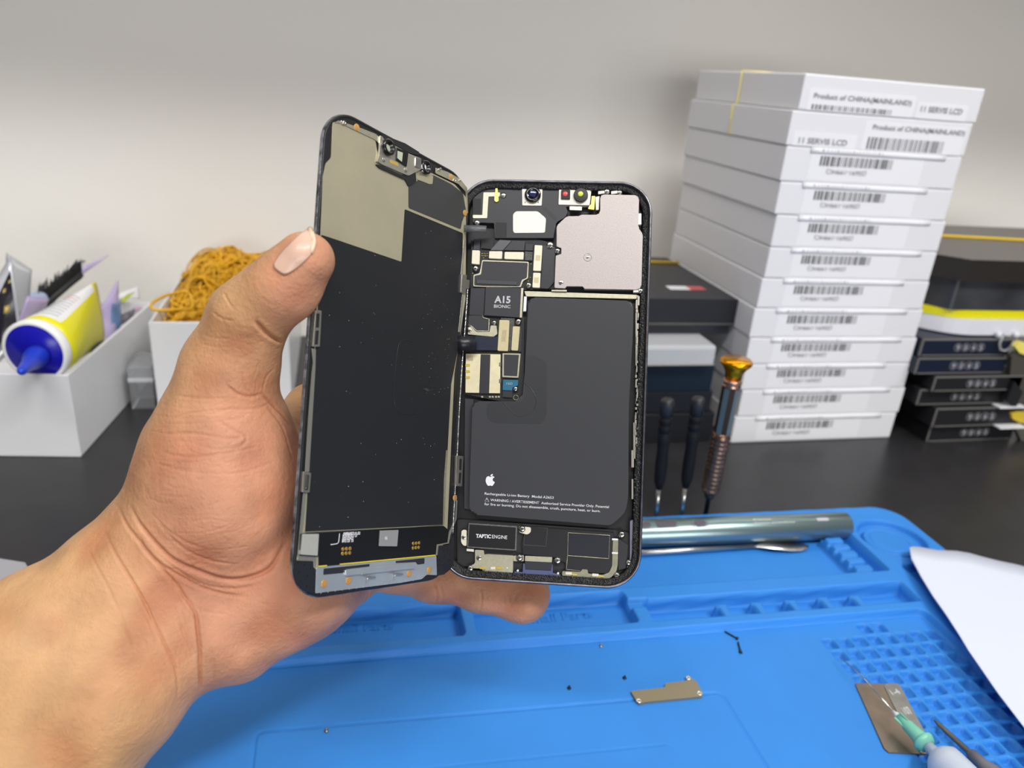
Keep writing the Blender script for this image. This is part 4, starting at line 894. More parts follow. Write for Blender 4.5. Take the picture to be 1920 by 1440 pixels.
b_, t_ = stand((1331, 968), (1382, 672)); h = (t_-b_).length; d = empty('gold_capped_screwdriver', mat=axis_m(b_, t_)); tag(d, 'metal screwdriver with a round gold cap standing in the mat edge before the white boxes', 'screwdriver')
bm = bmesh.new(); add_lathe(bm, [(0, 0), (.0017, 0), (.0018, .02), (.0032, .0205), (.0042, .025), (0, .025)], n=14); bm_obj('shaft', bm, mat('shaft_dark', '3B4248', .3, .8), d)
bm = bmesh.new(); prof = [(0, .024), (.0045, .024)]
for k in range(13): prof += [(.0064, .027+k*.0035), (.0066, .0285+k*.0035), (.0058, .0296+k*.0035)]
prof += [(.0062, .074), (0, .074)]; add_lathe(bm, prof, n=24); bm_obj('grip', bm, mat('copper_grip', '7E6656', .3, .85, var=.3, vscale=120), d, )
bm = bmesh.new(); rr = .0060; n0 = 10
add_lathe(bm, [(0, .074), (rr, .074), (rr*1.05, h-.021), (0, h-.021)], n=n0)
for i, f in enumerate([f for f in bm.faces if len(f.verts) == 4]): f.material_index = i % 2; f.smooth = False
bm_obj('facetted_handle', bm, [mat('bronze_dark', '4A3A30', .3, .9), mat('steel_teal', '65777B', .4, .5)], d)
bm = bmesh.new(); add_lathe(bm, [(0, h-.021), (.0063, h-.021), (.0066, h-.0195), (.0055, h-.0185), (.0066, h-.0175), (.0066, h-.016), (.0055, h-.015), (0, h-.015)], n=28); bm_obj('ring_collar', bm, mat('rose_metal', 'B08A74', .25, .9), d)
bm = bmesh.new(); add_lathe(bm, [(0, h-.015), (.0055, h-.015), (.0062, h-.010), (.0085, h-.006), (.0108, h-.0035), (.0110, h-.002), (.0100, h-.0006), (0, h)], n=36); bm_obj('gold_cap', bm, mat('gold_anodised', 'E29A12', .22, .95), d)
# ------------------------------------------------------------------ small things lying on the mat
KB = (1150, 1160, 7.111); KC = (1560, 1200, 5.333)
def fl(k, pts, z): return [tuple(onz(k[0]+u/k[2], k[1]+v/k[2], z)[:2]) for u, v in pts]
def flat(name, k, pts, z0, z1, m, parent=None, bev=.0001, rr=0):
    q = fl(k, pts, z1); q = roundpoly(q, rr, 4) if rr else q
    bm = bmesh.new(); c = (0, 0) if parent else tuple(np.mean(q, 0)); q = [(x-c[0], y-c[1]) for x, y in q]
    add_prism(bm, q, (z0 if parent else 0), (z1 if parent else z1-z0), bev, 1); o = bm_obj(name, bm, m, None)
    if parent: o.parent = parent; o.matrix_parent_inverse = Matrix.Translation(-parent.location)
    else: o.location = (c[0], c[1], z0)
    return o
pl_ = flat('shield_bracket', KB, [(232, 965), (690, 915), (695, 860), (985, 825), (980, 790), (1030, 780), (1060, 805), (1105, 825), (1150, 910), (1195, 1000), (1185, 1035), (430, 1110), (345, 1130), (290, 1060)], WORK, WORK+.0015, mat('bracket_bronze', '9A9078', .4, .7), None, .0001, .0006)
tag(pl_, 'thin bronze-grey metal bracket with eyelets lying on the blue mat', 'bracket')
for u, v in ((1150, 985), (340, 1085), (1003, 782)):
    c = onz(KB[0]+u/KB[2], KB[1]+v/KB[2], WORK+.0019); bm = bmesh.new(); add_lathe(bm, [(.0006, .0001), (.0007, .0005), (.0013, .0005), (.0015, .0001), (.0006, .0001)], n=20)
    o = bm_obj('eyelet', bm, mat('eyelet_bright', 'DFD8CC', .25, .7), pl_); o.location = Vector(c)-pl_.location+Vector((0, 0, -.0006))
SCR = mat('dark_screw', '2B2F30', .35, .6)
for (p, q_, lab) in (((1359, 1184), (1384, 1198), 'long thin black screw on the mat, the one farther from the camera'), ((1384, 1204), (1389, 1224), 'shorter thin black screw on the mat, the one nearer the camera')):
    a = Vector(onz(*p, WORK+.0006)); b_ = Vector(onz(*q_, WORK+.0006)); n = (b_-a).length; bm = bmesh.new()
    prof = [(0, 0), (.00045, 0)]+[(.00055 if k % 2 else .00042, n*.82*(k+1)/16) for k in range(15)]+[(.0005, n*.86), (.0010, n*.88), (.0010, n), (0, n)]
    add_lathe(bm, prof, n=12); o = bm_obj('long_screw', bm, SCR); o.matrix_world = axis_m(a, b_); tag(o, lab, 'screw', 'screws lying on the mat')
for (p, m_, lab) in (((1127, 1212), mat('screw_pale', '9C9890', .3, .8), 'tiny silver screw on the mat, farthest back of the tiny ones'), ((1171, 1272), SCR, 'tiny dark screw on the mat just beyond the bracket end'), ((1067, 1291), SCR, 'tiny dark screw on the mat, second from the left'), ((612, 1371), mat('screw_pale', '9C9890', .3, .8), 'tiny silver screw lying at far left on the engraved line of the mat')):
    bm = bmesh.new(); add_lathe(bm, [(0, 0), (.0010, 0), (.0011, .0004), (.0009, .0007), (.0005, .0008), (.0005, .0018), (0, .0019)], n=14)
    o = bm_obj('tiny_screw', bm, m_); o.location = Vector(onz(*p, WORK)); o.rotation_euler = (0.0, 0, 0); tag(o, lab, 'screw', 'screws lying on the mat')
# scraper blade
bl = flat('scraper_blade', KC, [(234, 430), (525, 438), (657, 432), (690, 470), (965, 985), (945, 1140), (860, 1136), (570, 1122), (525, 1085), (240, 452)], WORK, WORK+.0009, mat('blade_brown', '8A7D70', .35, .75, var=.25, vscale=60), None, .0001, .0005)
tag(bl, 'rectangular metal scraper blade with a brown worn face and a bright strip, under the syringe', 'blade')
flat('blade_spine', KC, [(530, 445), (545, 434), (657, 433), (692, 472), (962, 985), (905, 1130), (880, 1120), (640, 700), (526, 470)], WORK+.0006, WORK+.0013, mat('blade_strip', '9A9A97', .35, .85, var=.12, vscale=150), bl, .0001, .0005)
ftext('scratched_mark', '1-4', (1560+610/5.333, 1200+550/5.333), (1560+690/5.333, 1200+535/5.333), WORK+.0014, .0035, mat('scratch_pale', 'D5D5D2', .4), bl).matrix_parent_inverse = Matrix.Translation(-bl.location)
ftext('scratched_mark', '107', (1560+740/5.333, 1200+745/5.333), (1560+812/5.333, 1200+735/5.333), WORK+.0014, .0045, mat('scratch_pale', 'D5D5D2', .4), bl).matrix_parent_inverse = Matrix.Translation(-bl.location)
# syringe
def kc(u, v, z): return Vector(onz(KC[0]+u/KC[2], KC[1]+v/KC[2], z))
S0 = kc(80, 170, .0122); S1 = kc(606, 706, .0150); S2 = kc(985, 1085, .0158); ax = (S2-S1).normalized()
syr = empty('syringe', mat=axis_m(S1, S2)); inv = syr.matrix_world.inverted(); tag(syr, 'frosted syringe with a green hub and long bent needle, lying over the scraper blade', 'syringe')
bm = bmesh.new(); add_tube(bm, [inv @ p for p in (S0, S0.lerp(S1, .45)+Vector((0.0006, 0, .001)), S1)], .00032, 8); bm_obj('needle', bm, STEEL, syr)
green = mat('green_hub', '8FE2C6', .3, trans=.25, sss=.1); Lg = (S2-S1).length
bm = bmesh.new(); add_lathe(bm, [(0, 0), (.0005, 0), (.0014, .003), (.0016, .005), (0, .005)], n=16); bm_obj('needle_glue', bm, mat('glue_white', 'DDE9E2', .4), syr)
h1 = Lg*.93
bm = bmesh.new(); add_lathe(bm, [(0, .004), (.0018, .004), (.0022, .008), (.0030, h1*.45), (.0036, h1*.80), (.0037, h1*.84), (.0052, h1*.86), (.0053, h1*.90), (.0040, h1), (0, h1)], n=28)
for a in range(4):
    e = bmesh.new(); add_box(e, .0012, .0030, -.0003, .0003, .004, .016, .0002, 1); e.transform(Matrix.Rotation(a*math.pi/2, 4, 'Z')); me_ = bpy.data.meshes.new('q'); e.to_mesh(me_); e.free(); bm.from_mesh(me_)
bm_obj('needle_hub', bm, green, syr)
bm = bmesh.new(); add_lathe(bm, [(0, h1*.9), (.0026, h1*.9), (.0028, h1+.004), (.0060, h1+.006), (.0086, h1+.009), (.0088, h1+.012), (.0088, h1+.085), (0, h1+.085)], n=40); bm_obj('barrel', bm, mat('frosted_plastic', 'D3DCEA', .35, trans=.25, sss=.1), syr)
bm = bmesh.new(); add_lathe(bm, [(0, h1+.030), (.0070, h1+.030), (.0070, h1+.080), (0, h1+.080)], n=24); bm_obj('plunger', bm, mat('plunger_pale', 'A9D5D5', .4), syr)
# screwdriver tip at the corner
T0 = kc(1022, 803, .0088); T1 = kc(1415, 1160, .0116); T2 = T1+(T1-T0).normalized()*.06
dr = empty('small_screwdriver', mat=axis_m(T0, T1)); tag(dr, 'thin steel screwdriver with a grey handle beside the syringe', 'screwdriver'); LT = (T1-T0).length
bm = bmesh.new(); add_lathe(bm, [(0, 0), (.0004, .0), (.0011, .003), (.0013, .008), (.0015, LT-.003), (.0022, LT-.002), (.0026, LT), (0, LT)], n=14); bm_obj('shaft', bm, mat('shaft_bronze', '8A8378', .3, .85), dr)
bm = bmesh.new(); add_lathe(bm, [(0, LT-.001), (.0028, LT-.001), (.0030, LT+.006), (.0042, LT+.010), (.0045, LT+.06), (0, LT+.06)], n=20); bm_obj('handle', bm, mat('handle_grey', '77767C', .45), dr)
# white sheet
KS = (1520, 940, 4.8); ed = []
top = [(882, 470), (885, 435), (915, 418), (975, 415), (1060, 422), (1180, 432), (1260, 422), (1330, 424), (1450, 440), (1560, 468), (1650, 496), (1750, 508), (1850, 528), (1950, 560)]
lft = [(905, 520), (990, 680), (1100, 860), (1220, 1030), (1330, 1200), (1420, 1350)]
P = []
sheetz = lambda d: .0124+.0070*math.exp(-d/.03)
TL = [onz(KS[0]+u/KS[2], KS[1]+v/KS[2], .0165) for u, v in top]
LF = [onz(KS[0]+u/KS[2], KS[1]+v/KS[2], .0190) for u, v in lft]+[onz(1870, 1300, .0190), onz(1935, 1385, .0190), onz(2010, 1480, .0190)]
# fan grid: rows run from the left edge to the right, columns from the wavy edge downwards
rows = []
edge = [TL[0]]+LF; E_ = np.array(edge); 
tp = np.array(TL[1:]+[TL[-1]+np.array([.10, -.035, 0]), TL[-1]+np.array([.25, -.08, 0])])
nC = 30; nR = len(E_)
tlen = np.r_[0, np.cumsum(np.linalg.norm(np.diff(tp, axis=0), axis=1))]; tlen /= tlen[-1]
def alongtop(t): return np.array([np.interp(t, tlen, tp[:, k]) for k in range(3)])
dv = (E_[-1]-E_[0])
for i in range(nR+1):
    s = i/nR; base = E_[min(i, nR-1)] if i else E_[0]; row = []
    for j in range(nC+1):
        t = (j/nC)**1.5; p = alongtop(t) if i == 0 else base+(alongtop(t)-alongtop(0))*np.array([1, 1, 0])
        d = np.linalg.norm((p-base)[:2]); p = np.array([p[0], p[1], sheetz(d) if i else sheetz(d)]); row.append(p)
    rows.append(row)
o = solidify_grid('paper_sheet', rows, .0006, mat('white_card', 'D6DCEC', .55)); tag(o, 'white card sheet with a wavy upper edge over the blue mat at right', 'sheet')
# grey item at far left
q = [tuple(onz(*p, .006)[:2]) for p in ((-140, 1024), (47, 1054), (52, 1062), (60, 1180), (-140, 1200))]
bm = bmesh.new(); c = np.mean(q, 0); add_prism(bm, [(x-c[0], y-c[1]) for x, y in q], 0, .006, .0005); o = bm_obj('grey_notebook', bm, mat('grey_cover', 'A2A2A8', .5)); o.location = (c[0], c[1], 0)
tag(o, 'flat pale grey slab on the desk at the left edge above the forearm', 'notebook')
# ------------------------------------------------------------------ tall stack of white display boxes
CARD = mat('white_carton', 'DEDEE2', .42, bump=.00008, bscale=80); STK = mat('white_sticker', 'E6E6EA', .3); INK = mat('barcode_ink', '3A3A3C', .6); INKL = mat('grey_ink', '8D8D8F', .6)
FLx = [(1511,137),(1487,207),(1475.6,275),(1464,344),(1457,404),(1445,462),(1430,522),(1416,579),(1408,629),(1399,684),(1393,731),(1380,779)]
FRx = [(1847,173),(1824,237),(1803,302),(1788,359),(1770,419),(1755,477),(1743,531),(1732,581),(1728,639),(1708,686),(1697,736),(1679,785)]
tops = [.3180,.2912,.2645,.2370,.2105,.1835,.1570,.1305,.1035,.0785,.0535,.0270]
ordn = ['topmost', 'second from the top', 'third from the top', 'fourth from the top', 'fifth from the top', 'sixth from the top', 'sixth from the bottom', 'fifth from the bottom', 'fourth from the bottom', 'third from the bottom', 'second from the bottom', 'lowest']
bar_rng = random.Random(11)
BARS = []; x = 0
while x < 1: 
    w_ = bar_rng.choice((.008, .008, .016, .024)); BARS.append((x, min(1, x+w_))); x += w_+bar_rng.choice((.008, .012, .02))
def barcode(parent, x0, x1, z0, z1, y, m=INK):
    bm = bmesh.new()
    for a, b_ in BARS: add_box(bm, x0+(x1-x0)*a, x0+(x1-x0)*b_, y-.00012, y, z0, z1)
    return bm_obj('barcode', bm, m, parent)
def fronttext(parent, s, x0, x1, z, h, y, m=INK, flip=False, bold=.012):
    if flip: return text('printed_text', s, (x1, y, z+h), Vector((x0-x1, 0, 0)), Vector((0, 0, -1)), h, m, parent, .0002, bold)
    return text('printed_text', s, (x0, y, z), Vector((x1-x0, 0, 0)), Vector((0, 0, 1)), h, m, parent, .0002, bold)
yaw = [.010, -.006, .0, .012, .0, .004, -.006, .0, .01, .004, .0, .0]
for i in range(12):
    A = ony(*FLx[i], .557); B = ony(*FRx[i], .557); z1 = tops[i]; z0 = tops[i+1] if i < 11 else 0
    x0 = A[0]; wd = min(max(B[0]-A[0], .1645), .1715); dp = .186
    b_ = empty('display_box', (x0, .557, z0)); b_.rotation_euler.z = 0
    tag(b_, 'white flat display box, %s of the tall stack of twelve' % ordn[i], 'box', 'tall stack of white display boxes')
    hh = z1-z0-.0003; bm = bmesh.new(); add_box(bm, 0, wd, 0, dp, 0, hh, .0012, 2); bm_obj('carton', bm, CARD, b_)
    # lid seam and folded seal along the top edge
    if i < 2:
        s_ = 0 if i == 0 else 1
        lx = (.008, .098) if i == 0 else (.062, .156)
        fronttext(b_, 'Product of CHINA(MAINLAND)', wd*(.065 if i == 0 else .44), wd*(.60 if i == 0 else .965), hh*(.36 if i == 0 else .63), .0036, -.0004, INKL, bold=.02)
        barcode(b_, wd*(.065 if i == 0 else .43), wd*(.50 if i == 0 else .86), .0012, .0050 if i == 0 else .0105, -.0002, mat('faded_ink', '6A6A6C', .6))
        fronttext(b_, '11 SERVIS LCD', wd*(.66 if i == 0 else .06), wd*(.90 if i == 0 else .32), hh*(.22 if i == 0 else .10), .0042, -.0004, INKL if i else INKL, bold=.02)
        bm = bmesh.new(); add_box(bm, wd*(.04 if i == 0 else .40), wd*(.62 if i == 0 else .97), -.00018, 0, .0004, hh*(.62 if i == 0 else .86)); bm_obj('sticker', bm, STK, b_)
        bm = bmesh.new(); add_box(bm, wd*(.64 if i == 0 else .03), wd*(.93 if i == 0 else .37), -.00018, 0, .0004, hh*(.48 if i == 0 else .42)); bm_obj('sticker', bm, STK, b_)
    else:
        lx0, lx1 = wd*(.12 if i > 2 else .13), wd*(.90 if i % 3 else .84)
        P = []                                  # the seal: folds over from the top onto the front
        for k in range(13):
            x = lx0+(lx1-lx0)*k/12; wv = .0003*math.sin(k*1.7+i); P.append([(x, .004, hh+.0001), (x, .0002, hh+.0003), (x, -.0010-wv, hh-.0006), (x, -.0009+wv, hh-.0030), (x, -.0004, hh-.0042)])
        solidify_grid('seal_sticker', P, .0003, STK, b_)
        bm = bmesh.new(); add_box(bm, wd*.14, wd*.78, -.00016, 0, .0022, hh-.003); bm_obj('sticker', bm, STK, b_)
        bx0 = wd*(.19+.002*(i % 4)); bx1 = bx0+wd*.405
        barcode(b_, bx0, bx1, hh*.50, hh*.78, -.0002)
        fronttext(b_, '(2S691-199HC)', bx0+wd*.045, bx0+wd*.27, hh*.28, .0034, -.0003, INKL, True, .01)
        bm = bmesh.new()
        for a, c_ in BARS[::2]: add_box(bm, lx0+(lx1-lx0)*(.08+.45*a), lx0+(lx1-lx0)*(.08+.45*c_), -.0014, -.0011, hh-.0026, hh-.0008)
        bm_obj('seal_print', bm, mat('seal_print', 'A6A6A8', .5), b_)
# rubber band round the top two
def band_loop(name, pts, r, m, label, cat='rubber band'):
    bm = bmesh.new(); c = np.mean(pts, 0); add_tube(bm, [p-c for p in np.array(pts)], r, 6, True); o = bm_obj(name, bm, m); o.location = c; return tag(o, label, cat)
YB = mat('rubber_yellow', 'D9B62E', .45)
x0 = float(ony(*FLx[0], .557)[0]); x1b = float(ony(*FLx[1], .557)[0]); yb = .655
band_loop('rubber_band', [(x0-.0008, yb, .3185), (x0-.0008, yb-.001, .292), (x1b-.0008, yb-.002, .290), (x1b-.0008, yb-.003, .2650), (x1b+.02, yb-.003, .2637), (.50, yb-.003, .2637), (.5165, yb, .266), (.5168, yb, .318), (.50, yb, .3187), (x0+.02, yb, .3187)], .0007, mat('rubber_pale', 'E4D67E', .45), 'pale yellow rubber band round the top two white boxes')
# ------------------------------------------------------------------ dark boxes left of the stack
DK = mat('black_card', '1C1D22', .35, bump=.00005, bscale=60); DKS = mat('black_gloss', '22242C', .18, spec=.7); GREYB = mat('pale_grey_case', 'B5B7BC', .4); CLR = mat('clear_film', 'D8D8D2', .15, trans=.6)
def sbox(name, x0, x1, y0, y1, z0, z1, m, lab, cat='box', group=None, bev=.0008):
    return tag(box_thing(name, x0, x1, y0, y1, z0, z1, m, bev), lab, cat, group)
GD = 'dark boxes between the phone and the white stack'
sbox('black_box', .175, .333, .562, .72, 0, .0290, DK, 'black flat box, lowest of the dark pile beside the white stack', group=GD)
sbox('black_box', .180, .329, .566, .72, .0292, .0490, DKS, 'black glossy box, second from the bottom of the dark pile by the stack', group=GD)
o = sbox('navy_box', .180, .326, .566, .72, .0492, .0762, mat('navy_card', '15222F', .3), 'dark navy box just below the pale grey case in the dark pile', group=GD)
bm = bmesh.new(); add_box(bm, -.073, .073, -.0775, -.0770, .0255, .0268, .0002, 1); bm_obj('clear_edge', bm, mat('edge_grey', '5A5955', .4, .4), o)
o = sbox('grey_case', .180, .3205, .558, .70, .0764, .0955, GREYB, 'pale grey flat case with rounded end, on the navy box', 'case', bev=.003)
bm = bmesh.new(); add_box(bm, -.070, .0695, -.0725, -.0708, .0012, .0030, .0006, 1); bm_obj('case_rim', bm, mat('case_rim', '8E8E88', .4), o)
sbox('black_box', .185, .3465, .590, .745, .0957, .1050, DKS, 'thin black glossy box under the topmost box of the dark pile', group=GD)
o = sbox('black_box', .190, .3480, .585, .745, .1052, .1297, DK, 'black box topping the dark pile, white and red sticker on its lid', group=GD)
bm = bmesh.new(); add_box(bm, .026, .046, -.050, -.038, .0246, .0248); bm_obj('lid_sticker', bm, STK, o)['label'] = 'white half of the sticker'
bm = bmesh.new(); add_box(bm, .046, .062, -.050, -.038, .0246, .0248); bm_obj('lid_sticker', bm, mat('red_sticker', 'C9575A', .4), o)['label'] = 'red half of the sticker'
bm = bmesh.new(); add_box(bm, -.079, .079, -.0803, -.0798, .0006, .0022, .0002, 1); bm_obj('box_edge', bm, mat('edge_grey', '5A5955', .4, .4), o)
band_loop('rubber_band', [(.188, .715, .1050), (.188, .715, .1312), (.25, .717, .1313), (.3490, .718, .1310), (.3495, .718, .1050), (.25, .716, .1046)], .0012, YB, 'yellow rubber band round the topmost dark box, near the wall')
# ------------------------------------------------------------------ right hand pile
lv = [0, .0185, .0385, .0550, .0705, .0868, .1040]; xl = [.5545, .5500, .5330, .5395, .5205, .5230]; yl = [.545, .540, .548, .542, .548, .552]
names = ['lowest', 'second from the bottom', 'third from the bottom', 'third from the top', 'second from the top', 'topmost']
bk = [mat('small_box_black', '1E1E22', .42), mat('small_box_blue', '141C30', .42)]; EG = mat('edge_worn', '6C6A66', .5)
RG = mat('ring_print', '77777C', .5); RD = mat('digit_print', 'B0B0B6', .5)
for i in range(6):
    wd = .1; x0, y0, z0 = xl[i], yl[i], lv[i]; hh = lv[i+1]-z0-.0003
    b_ = empty('small_black_box', (x0, y0, z0)); tag(b_, 'small black box with ringed marks, %s of six right of the stack' % names[i], 'box', 'small black boxes right of the white stack')
    bm = bmesh.new(); add_box(bm, 0, wd, 0, .15, 0, hh, .0006, 1); bm_obj('carton', bm, bk[1 if i > 3 else 0], b_)
    bm = bmesh.new(); add_box(bm, -.0004, .0012, -.0005, .001, .0004, hh-.0002, .0002, 1); add_box(bm, 0, wd, -.0005, .0008, hh-.0014, hh+.0001, .0002, 1); add_box(bm, .003, wd*.98, -.0004, .0008, .0003, .0014, .0002, 1); bm_obj('worn_edge', bm, EG, b_)
    for k in range(4):
        cx = .045+.0066*2*.55*k*1.05+.0; cx = .040+.0086*k; bm = bmesh.new(); cz = hh*.52
        T = Matrix.Translation((cx, -.0002, cz)) @ Matrix.Rotation(math.pi/2, 4, 'X')
        add_lathe(bm, [(.0034, 0), (.0034, .0003), (.0041, .0003), (.0041, 0), (.0034, 0)], T, 20); rg_ = bm_obj('ring_mark', bm, RG, b_)
        text('ring_digit', '9045'[k], (cx-.0016, -.0006, cz-.0023), Vector((.0032, 0, 0)), Vector((0, 0, 1)), .0046, RD, rg_, .0001, .02)
for x, y, z, lab, nx in ((.6190, .536, .0558-.0168, 'lower one', 0), (.6170, .541, .0558, 'upper one', 0)):
    pass
for zz, yy, xx, lab in ((.0386, .5415, .617, 'upper'), (.0186, .5375, .621, 'lower')):
    o = tag(box_thing('white_tag', xx, xx+.031, yy-.0065, yy+.004, zz, zz+.0012, STK, .0003), 'small white label lying between the small black boxes, the %s of two' % lab, 'label', 'white labels among the small black boxes')
# storage things on top of the small boxes
def cprism(name, pts, z0, z1, m, lab, cat, bev=.0012, parent=None):
    c = np.mean(pts, 0); bm = bmesh.new(); add_prism(bm, [(x-c[0], y-c[1]) for x, y in pts], 0, z1-z0, bev, 2); o = bm_obj(name, bm, m, parent)
    o.location = (c[0], c[1], z0)
    if lab: tag(o, lab, cat)
    return o
wp = cprism('white_tray', roundpoly([(.515, .66), (.515, .610), (.565, .560), (.80, .555), (.80, .72), (.515, .72)], .02, 5), .1050, .1195, mat('white_plastic', 'D9D9E2', .3), 'white plastic tray with rounded corner, on the small black boxes', 'tray', .003)
for px in (1873, 1906):
    c = ony(px, 628, .556); bm = bmesh.new(); bmesh.ops.create_uvsphere(bm, u_segments=12, v_segments=8, radius=.0035); o = bm_obj('tray_peg', bm, mat('white_plastic', 'D9D9E2', .3), wp, True); o.location = Vector(c)-wp.location+Vector((0, .001, 0))
yl_ = mat('yellow_plastic', 'D6CF12', .35)
cprism('yellow_sheet', roundpoly([(.515, .66), (.515, .605), (.560, .566), (.80, .561), (.80, .72), (.515, .72)], .012, 4), .1197, .1275, yl_, 'bright yellow layer between the white tray and the dark clear case', 'case', .001)
tc_ = cprism('dark_clear_case', roundpoly([(.515, .63), (.556, .566), (.80, .563), (.80, .715), (.515, .715)], .003, 3), .1277, .1563, mat('smoky_plastic', '3D3E42', .22, spec=.6, var=.35, vscale=25), 'smoky grey plastic case under the topmost black box at right', 'case', .001)
bm = bmesh.new(); add_box(bm, -.075, .14, -.0715, -.0700, .0000, .0012, .0002, 1); bm_obj('case_rim', bm, EG, tc_)
bb = cprism('black_box', [(.5195, .595), (.5570, .560), (.80, .556), (.80, .74), (.5195, .74)], .1565, .1768, mat('brown_black_card', '2A2624', .5, spec=.3), 'large black box with cut corner, topmost at right', 'box', .0006)
bb.data.materials.append(mat('lid_grey', '6E6A66', .5))
for p in bb.data.polygons:
    if p.normal.z > .9: p.material_index = 1
band_loop('rubber_band', [(.518, .672, .156), (.518, .672, .1780), (.57, .668, .1782), (.70, .655, .1784), (.802, .650, .1780), (.802, .650, .156), (.65, .66, .1556)], .0016, YB, 'yellow rubber band round the large black box at right')
c = Vector(ony(1888, 645, .548)); bm = bmesh.new()
add_tube(bm, [(-.008, 0, .010), (-.0085, 0, .0), (-.0055, 0, -.0055), (0, 0, -.007), (.005, 0, -.004), (.0075, 0, .003)], .0012, 8); o = bm_obj('clear_hook', bm, mat('clear_hook', 'D9D9DD', .1, trans=.6)); o.location = c; tag(o, 'clear bent plastic hook hanging from the white tray at right', 'hook')
# yellow framed gadget at the right edge
gd = empty('yellow_gadget', tuple(Vector(ony(1925, 800, .525)).xyz)); gd.location.z = 0; tag(gd, 'yellow and black tool standing at the right edge beside the small black boxes', 'tool')
g0 = gd.location.x
def gp(name, pts, y, th, m):
    q = [ony(*p, y) for p in pts]; bm = bmesh.new(); lo = [bm.verts.new((p[0]-g0, y-gd.location.y, p[2])) for p in q]; hi = [bm.verts.new((p[0]-g0, y+th-gd.location.y, p[2])) for p in q]
    bm.faces.new(lo); bm.faces.new(hi[::-1]); n = len(q)
    for i in range(n): bm.faces.new((lo[i], hi[i], hi[(i+1) % n], lo[(i+1) % n]))
    bmesh.ops.recalc_face_normals(bm, faces=bm.faces); return bm_obj(name, bm, m, gd)
gp('yellow_head', [(1903, 650), (1912, 640), (1990, 665), (1990, 690), (1912, 662)], .540, .004, mat('pale_yellow', 'E8DA6A', .4))
gp('grey_body', [(1897, 668), (1912, 660), (1990, 690), (1990, 790), (1912, 780), (1893, 715)], .542, .006, mat('body_grey', '4A4743', .45))
gp('black_knob', [(1902, 715), (1918, 735), (1905, 765), (1887, 752)], .537, .004, BLACK)
gp('yellow_foot', [(1897, 776), (1912, 772), (1990, 790), (1990, 806), (1912, 792), (1899, 786)], .537, .005, mat('yellow_foot', 'D2B63C', .4))
gp('pale_base', [(1905, 806), (1915, 800), (1990, 812), (1990, 870), (1925, 850), (1910, 815)], .540, .005, mat('body_grey2', '5A5853', .45))
# ------------------------------------------------------------------ white open box with rubber bands
def open_box(name, w_, d_, h_, t, m, M, lab, cat):
    e = empty(name, mat=M); bm = bmesh.new()
    o = [(0, 0), (w_, 0), (w_, d_), (0, d_)]; i_ = [(t, t), (w_-t, t), (w_-t, d_-t), (t, d_-t)]
    def ring(pts, z): return [bm.verts.new((x, y, z)) for x, y in pts]
    a, b_, c, d = ring(o, 0), ring(o, h_), ring(i_, h_), ring(i_, t)
    for p, q in ((a, b_), (b_, c), (c, d)):
        for k in range(4): bm.faces.new((p[k], p[(k+1) % 4], q[(k+1) % 4], q[k]))
    bm.faces.new(a[::-1]); bm.faces.new(d)
    bmesh.ops.bevel(bm, geom=[e_ for e_ in bm.edges if any(v in b_ or v in a for v in e_.verts) ], offset=.0006, segments=2, affect='EDGES')
    bm_obj('carton', bm, m, e); return tag(e, lab, cat)
WB = mat('glossy_white_card', 'E2E2E4', .32, bump=.00025, bscale=25)
open_box('open_white_box', .1135, .192, .085, .0022, WB, Matrix.Translation((-.1577, .650, 0)), 'tall open white box filled with rubber bands, behind the hand', 'box')
random.seed(21)
RB = mat('rubber_amber', 'D9A41F', .42, var=.25, vscale=30)
bm = bmesh.new()
def mound(x, y): 
    u = (x+.1577)/.1135; v = (y-.65)/.192
    return .066+.034*math.exp(-((u-.72)/.42)**2-((v-.62)/.4)**2)+.026*math.exp(-((u-.25)/.3)**2-((v-.8)/.35)**2)
for _ in range(420):
    cx = random.uniform(-.138, -.062); cy = random.uniform(.675, .820); a = random.uniform(0, 6.3); A_ = random.uniform(.010, .030); B_ = random.uniform(.004, .016); P = []; ph = random.uniform(0, 6)
    lft_ = random.uniform(-.006, .010); tl = random.uniform(-.5, .5)
    for k in range(22):
        t = 2*math.pi*k/22; x = A_*math.cos(t); y = B_*math.sin(t)*(1+.3*math.sin(2*t+ph)); X = cx+x*math.cos(a)-y*math.sin(a); Y = cy+x*math.sin(a)+y*math.cos(a)
        X = min(max(X, -.153), -.048); Y = min(max(Y, .655), .838)
        P.append((X+.1, Y-.74, mound(X, Y)+lft_+.004*math.sin(2*t+ph)+tl*y))
    add_tube(bm, P, random.uniform(.0007, .0011), 5, True)
P = [[(x, y, mound(x, y)-.006+.003*math.sin(x*300)*math.cos(y*260)) for y in np.linspace(.654, .839, 24)] for x in np.linspace(-.153, -.048, 18)]
t_ = solidify_grid('t', np.array(P)+np.array([.1, -.74, 0]), .004, None); bm.from_mesh(t_.data); bpy.data.objects.remove(t_)
o = bm_obj('rubber_band_heap', bm, RB); o.location = (-.1, .74, 0); tag(o, 'heap of amber rubber bands overflowing the tall white box', 'rubber bands', kind='stuff')
band_loop('rubber_band', spline([tuple(ony(*p, y)) for p, y in (((352, 548), .68), ((318, 552), .668), ((290, 565), .655), ((283, 577), .645), ((300, 582), .644), ((330, 580), .655), ((360, 576), .67))], 5, True), .0013, RB, 'single amber rubber band hanging over the left rim of the tall white box')
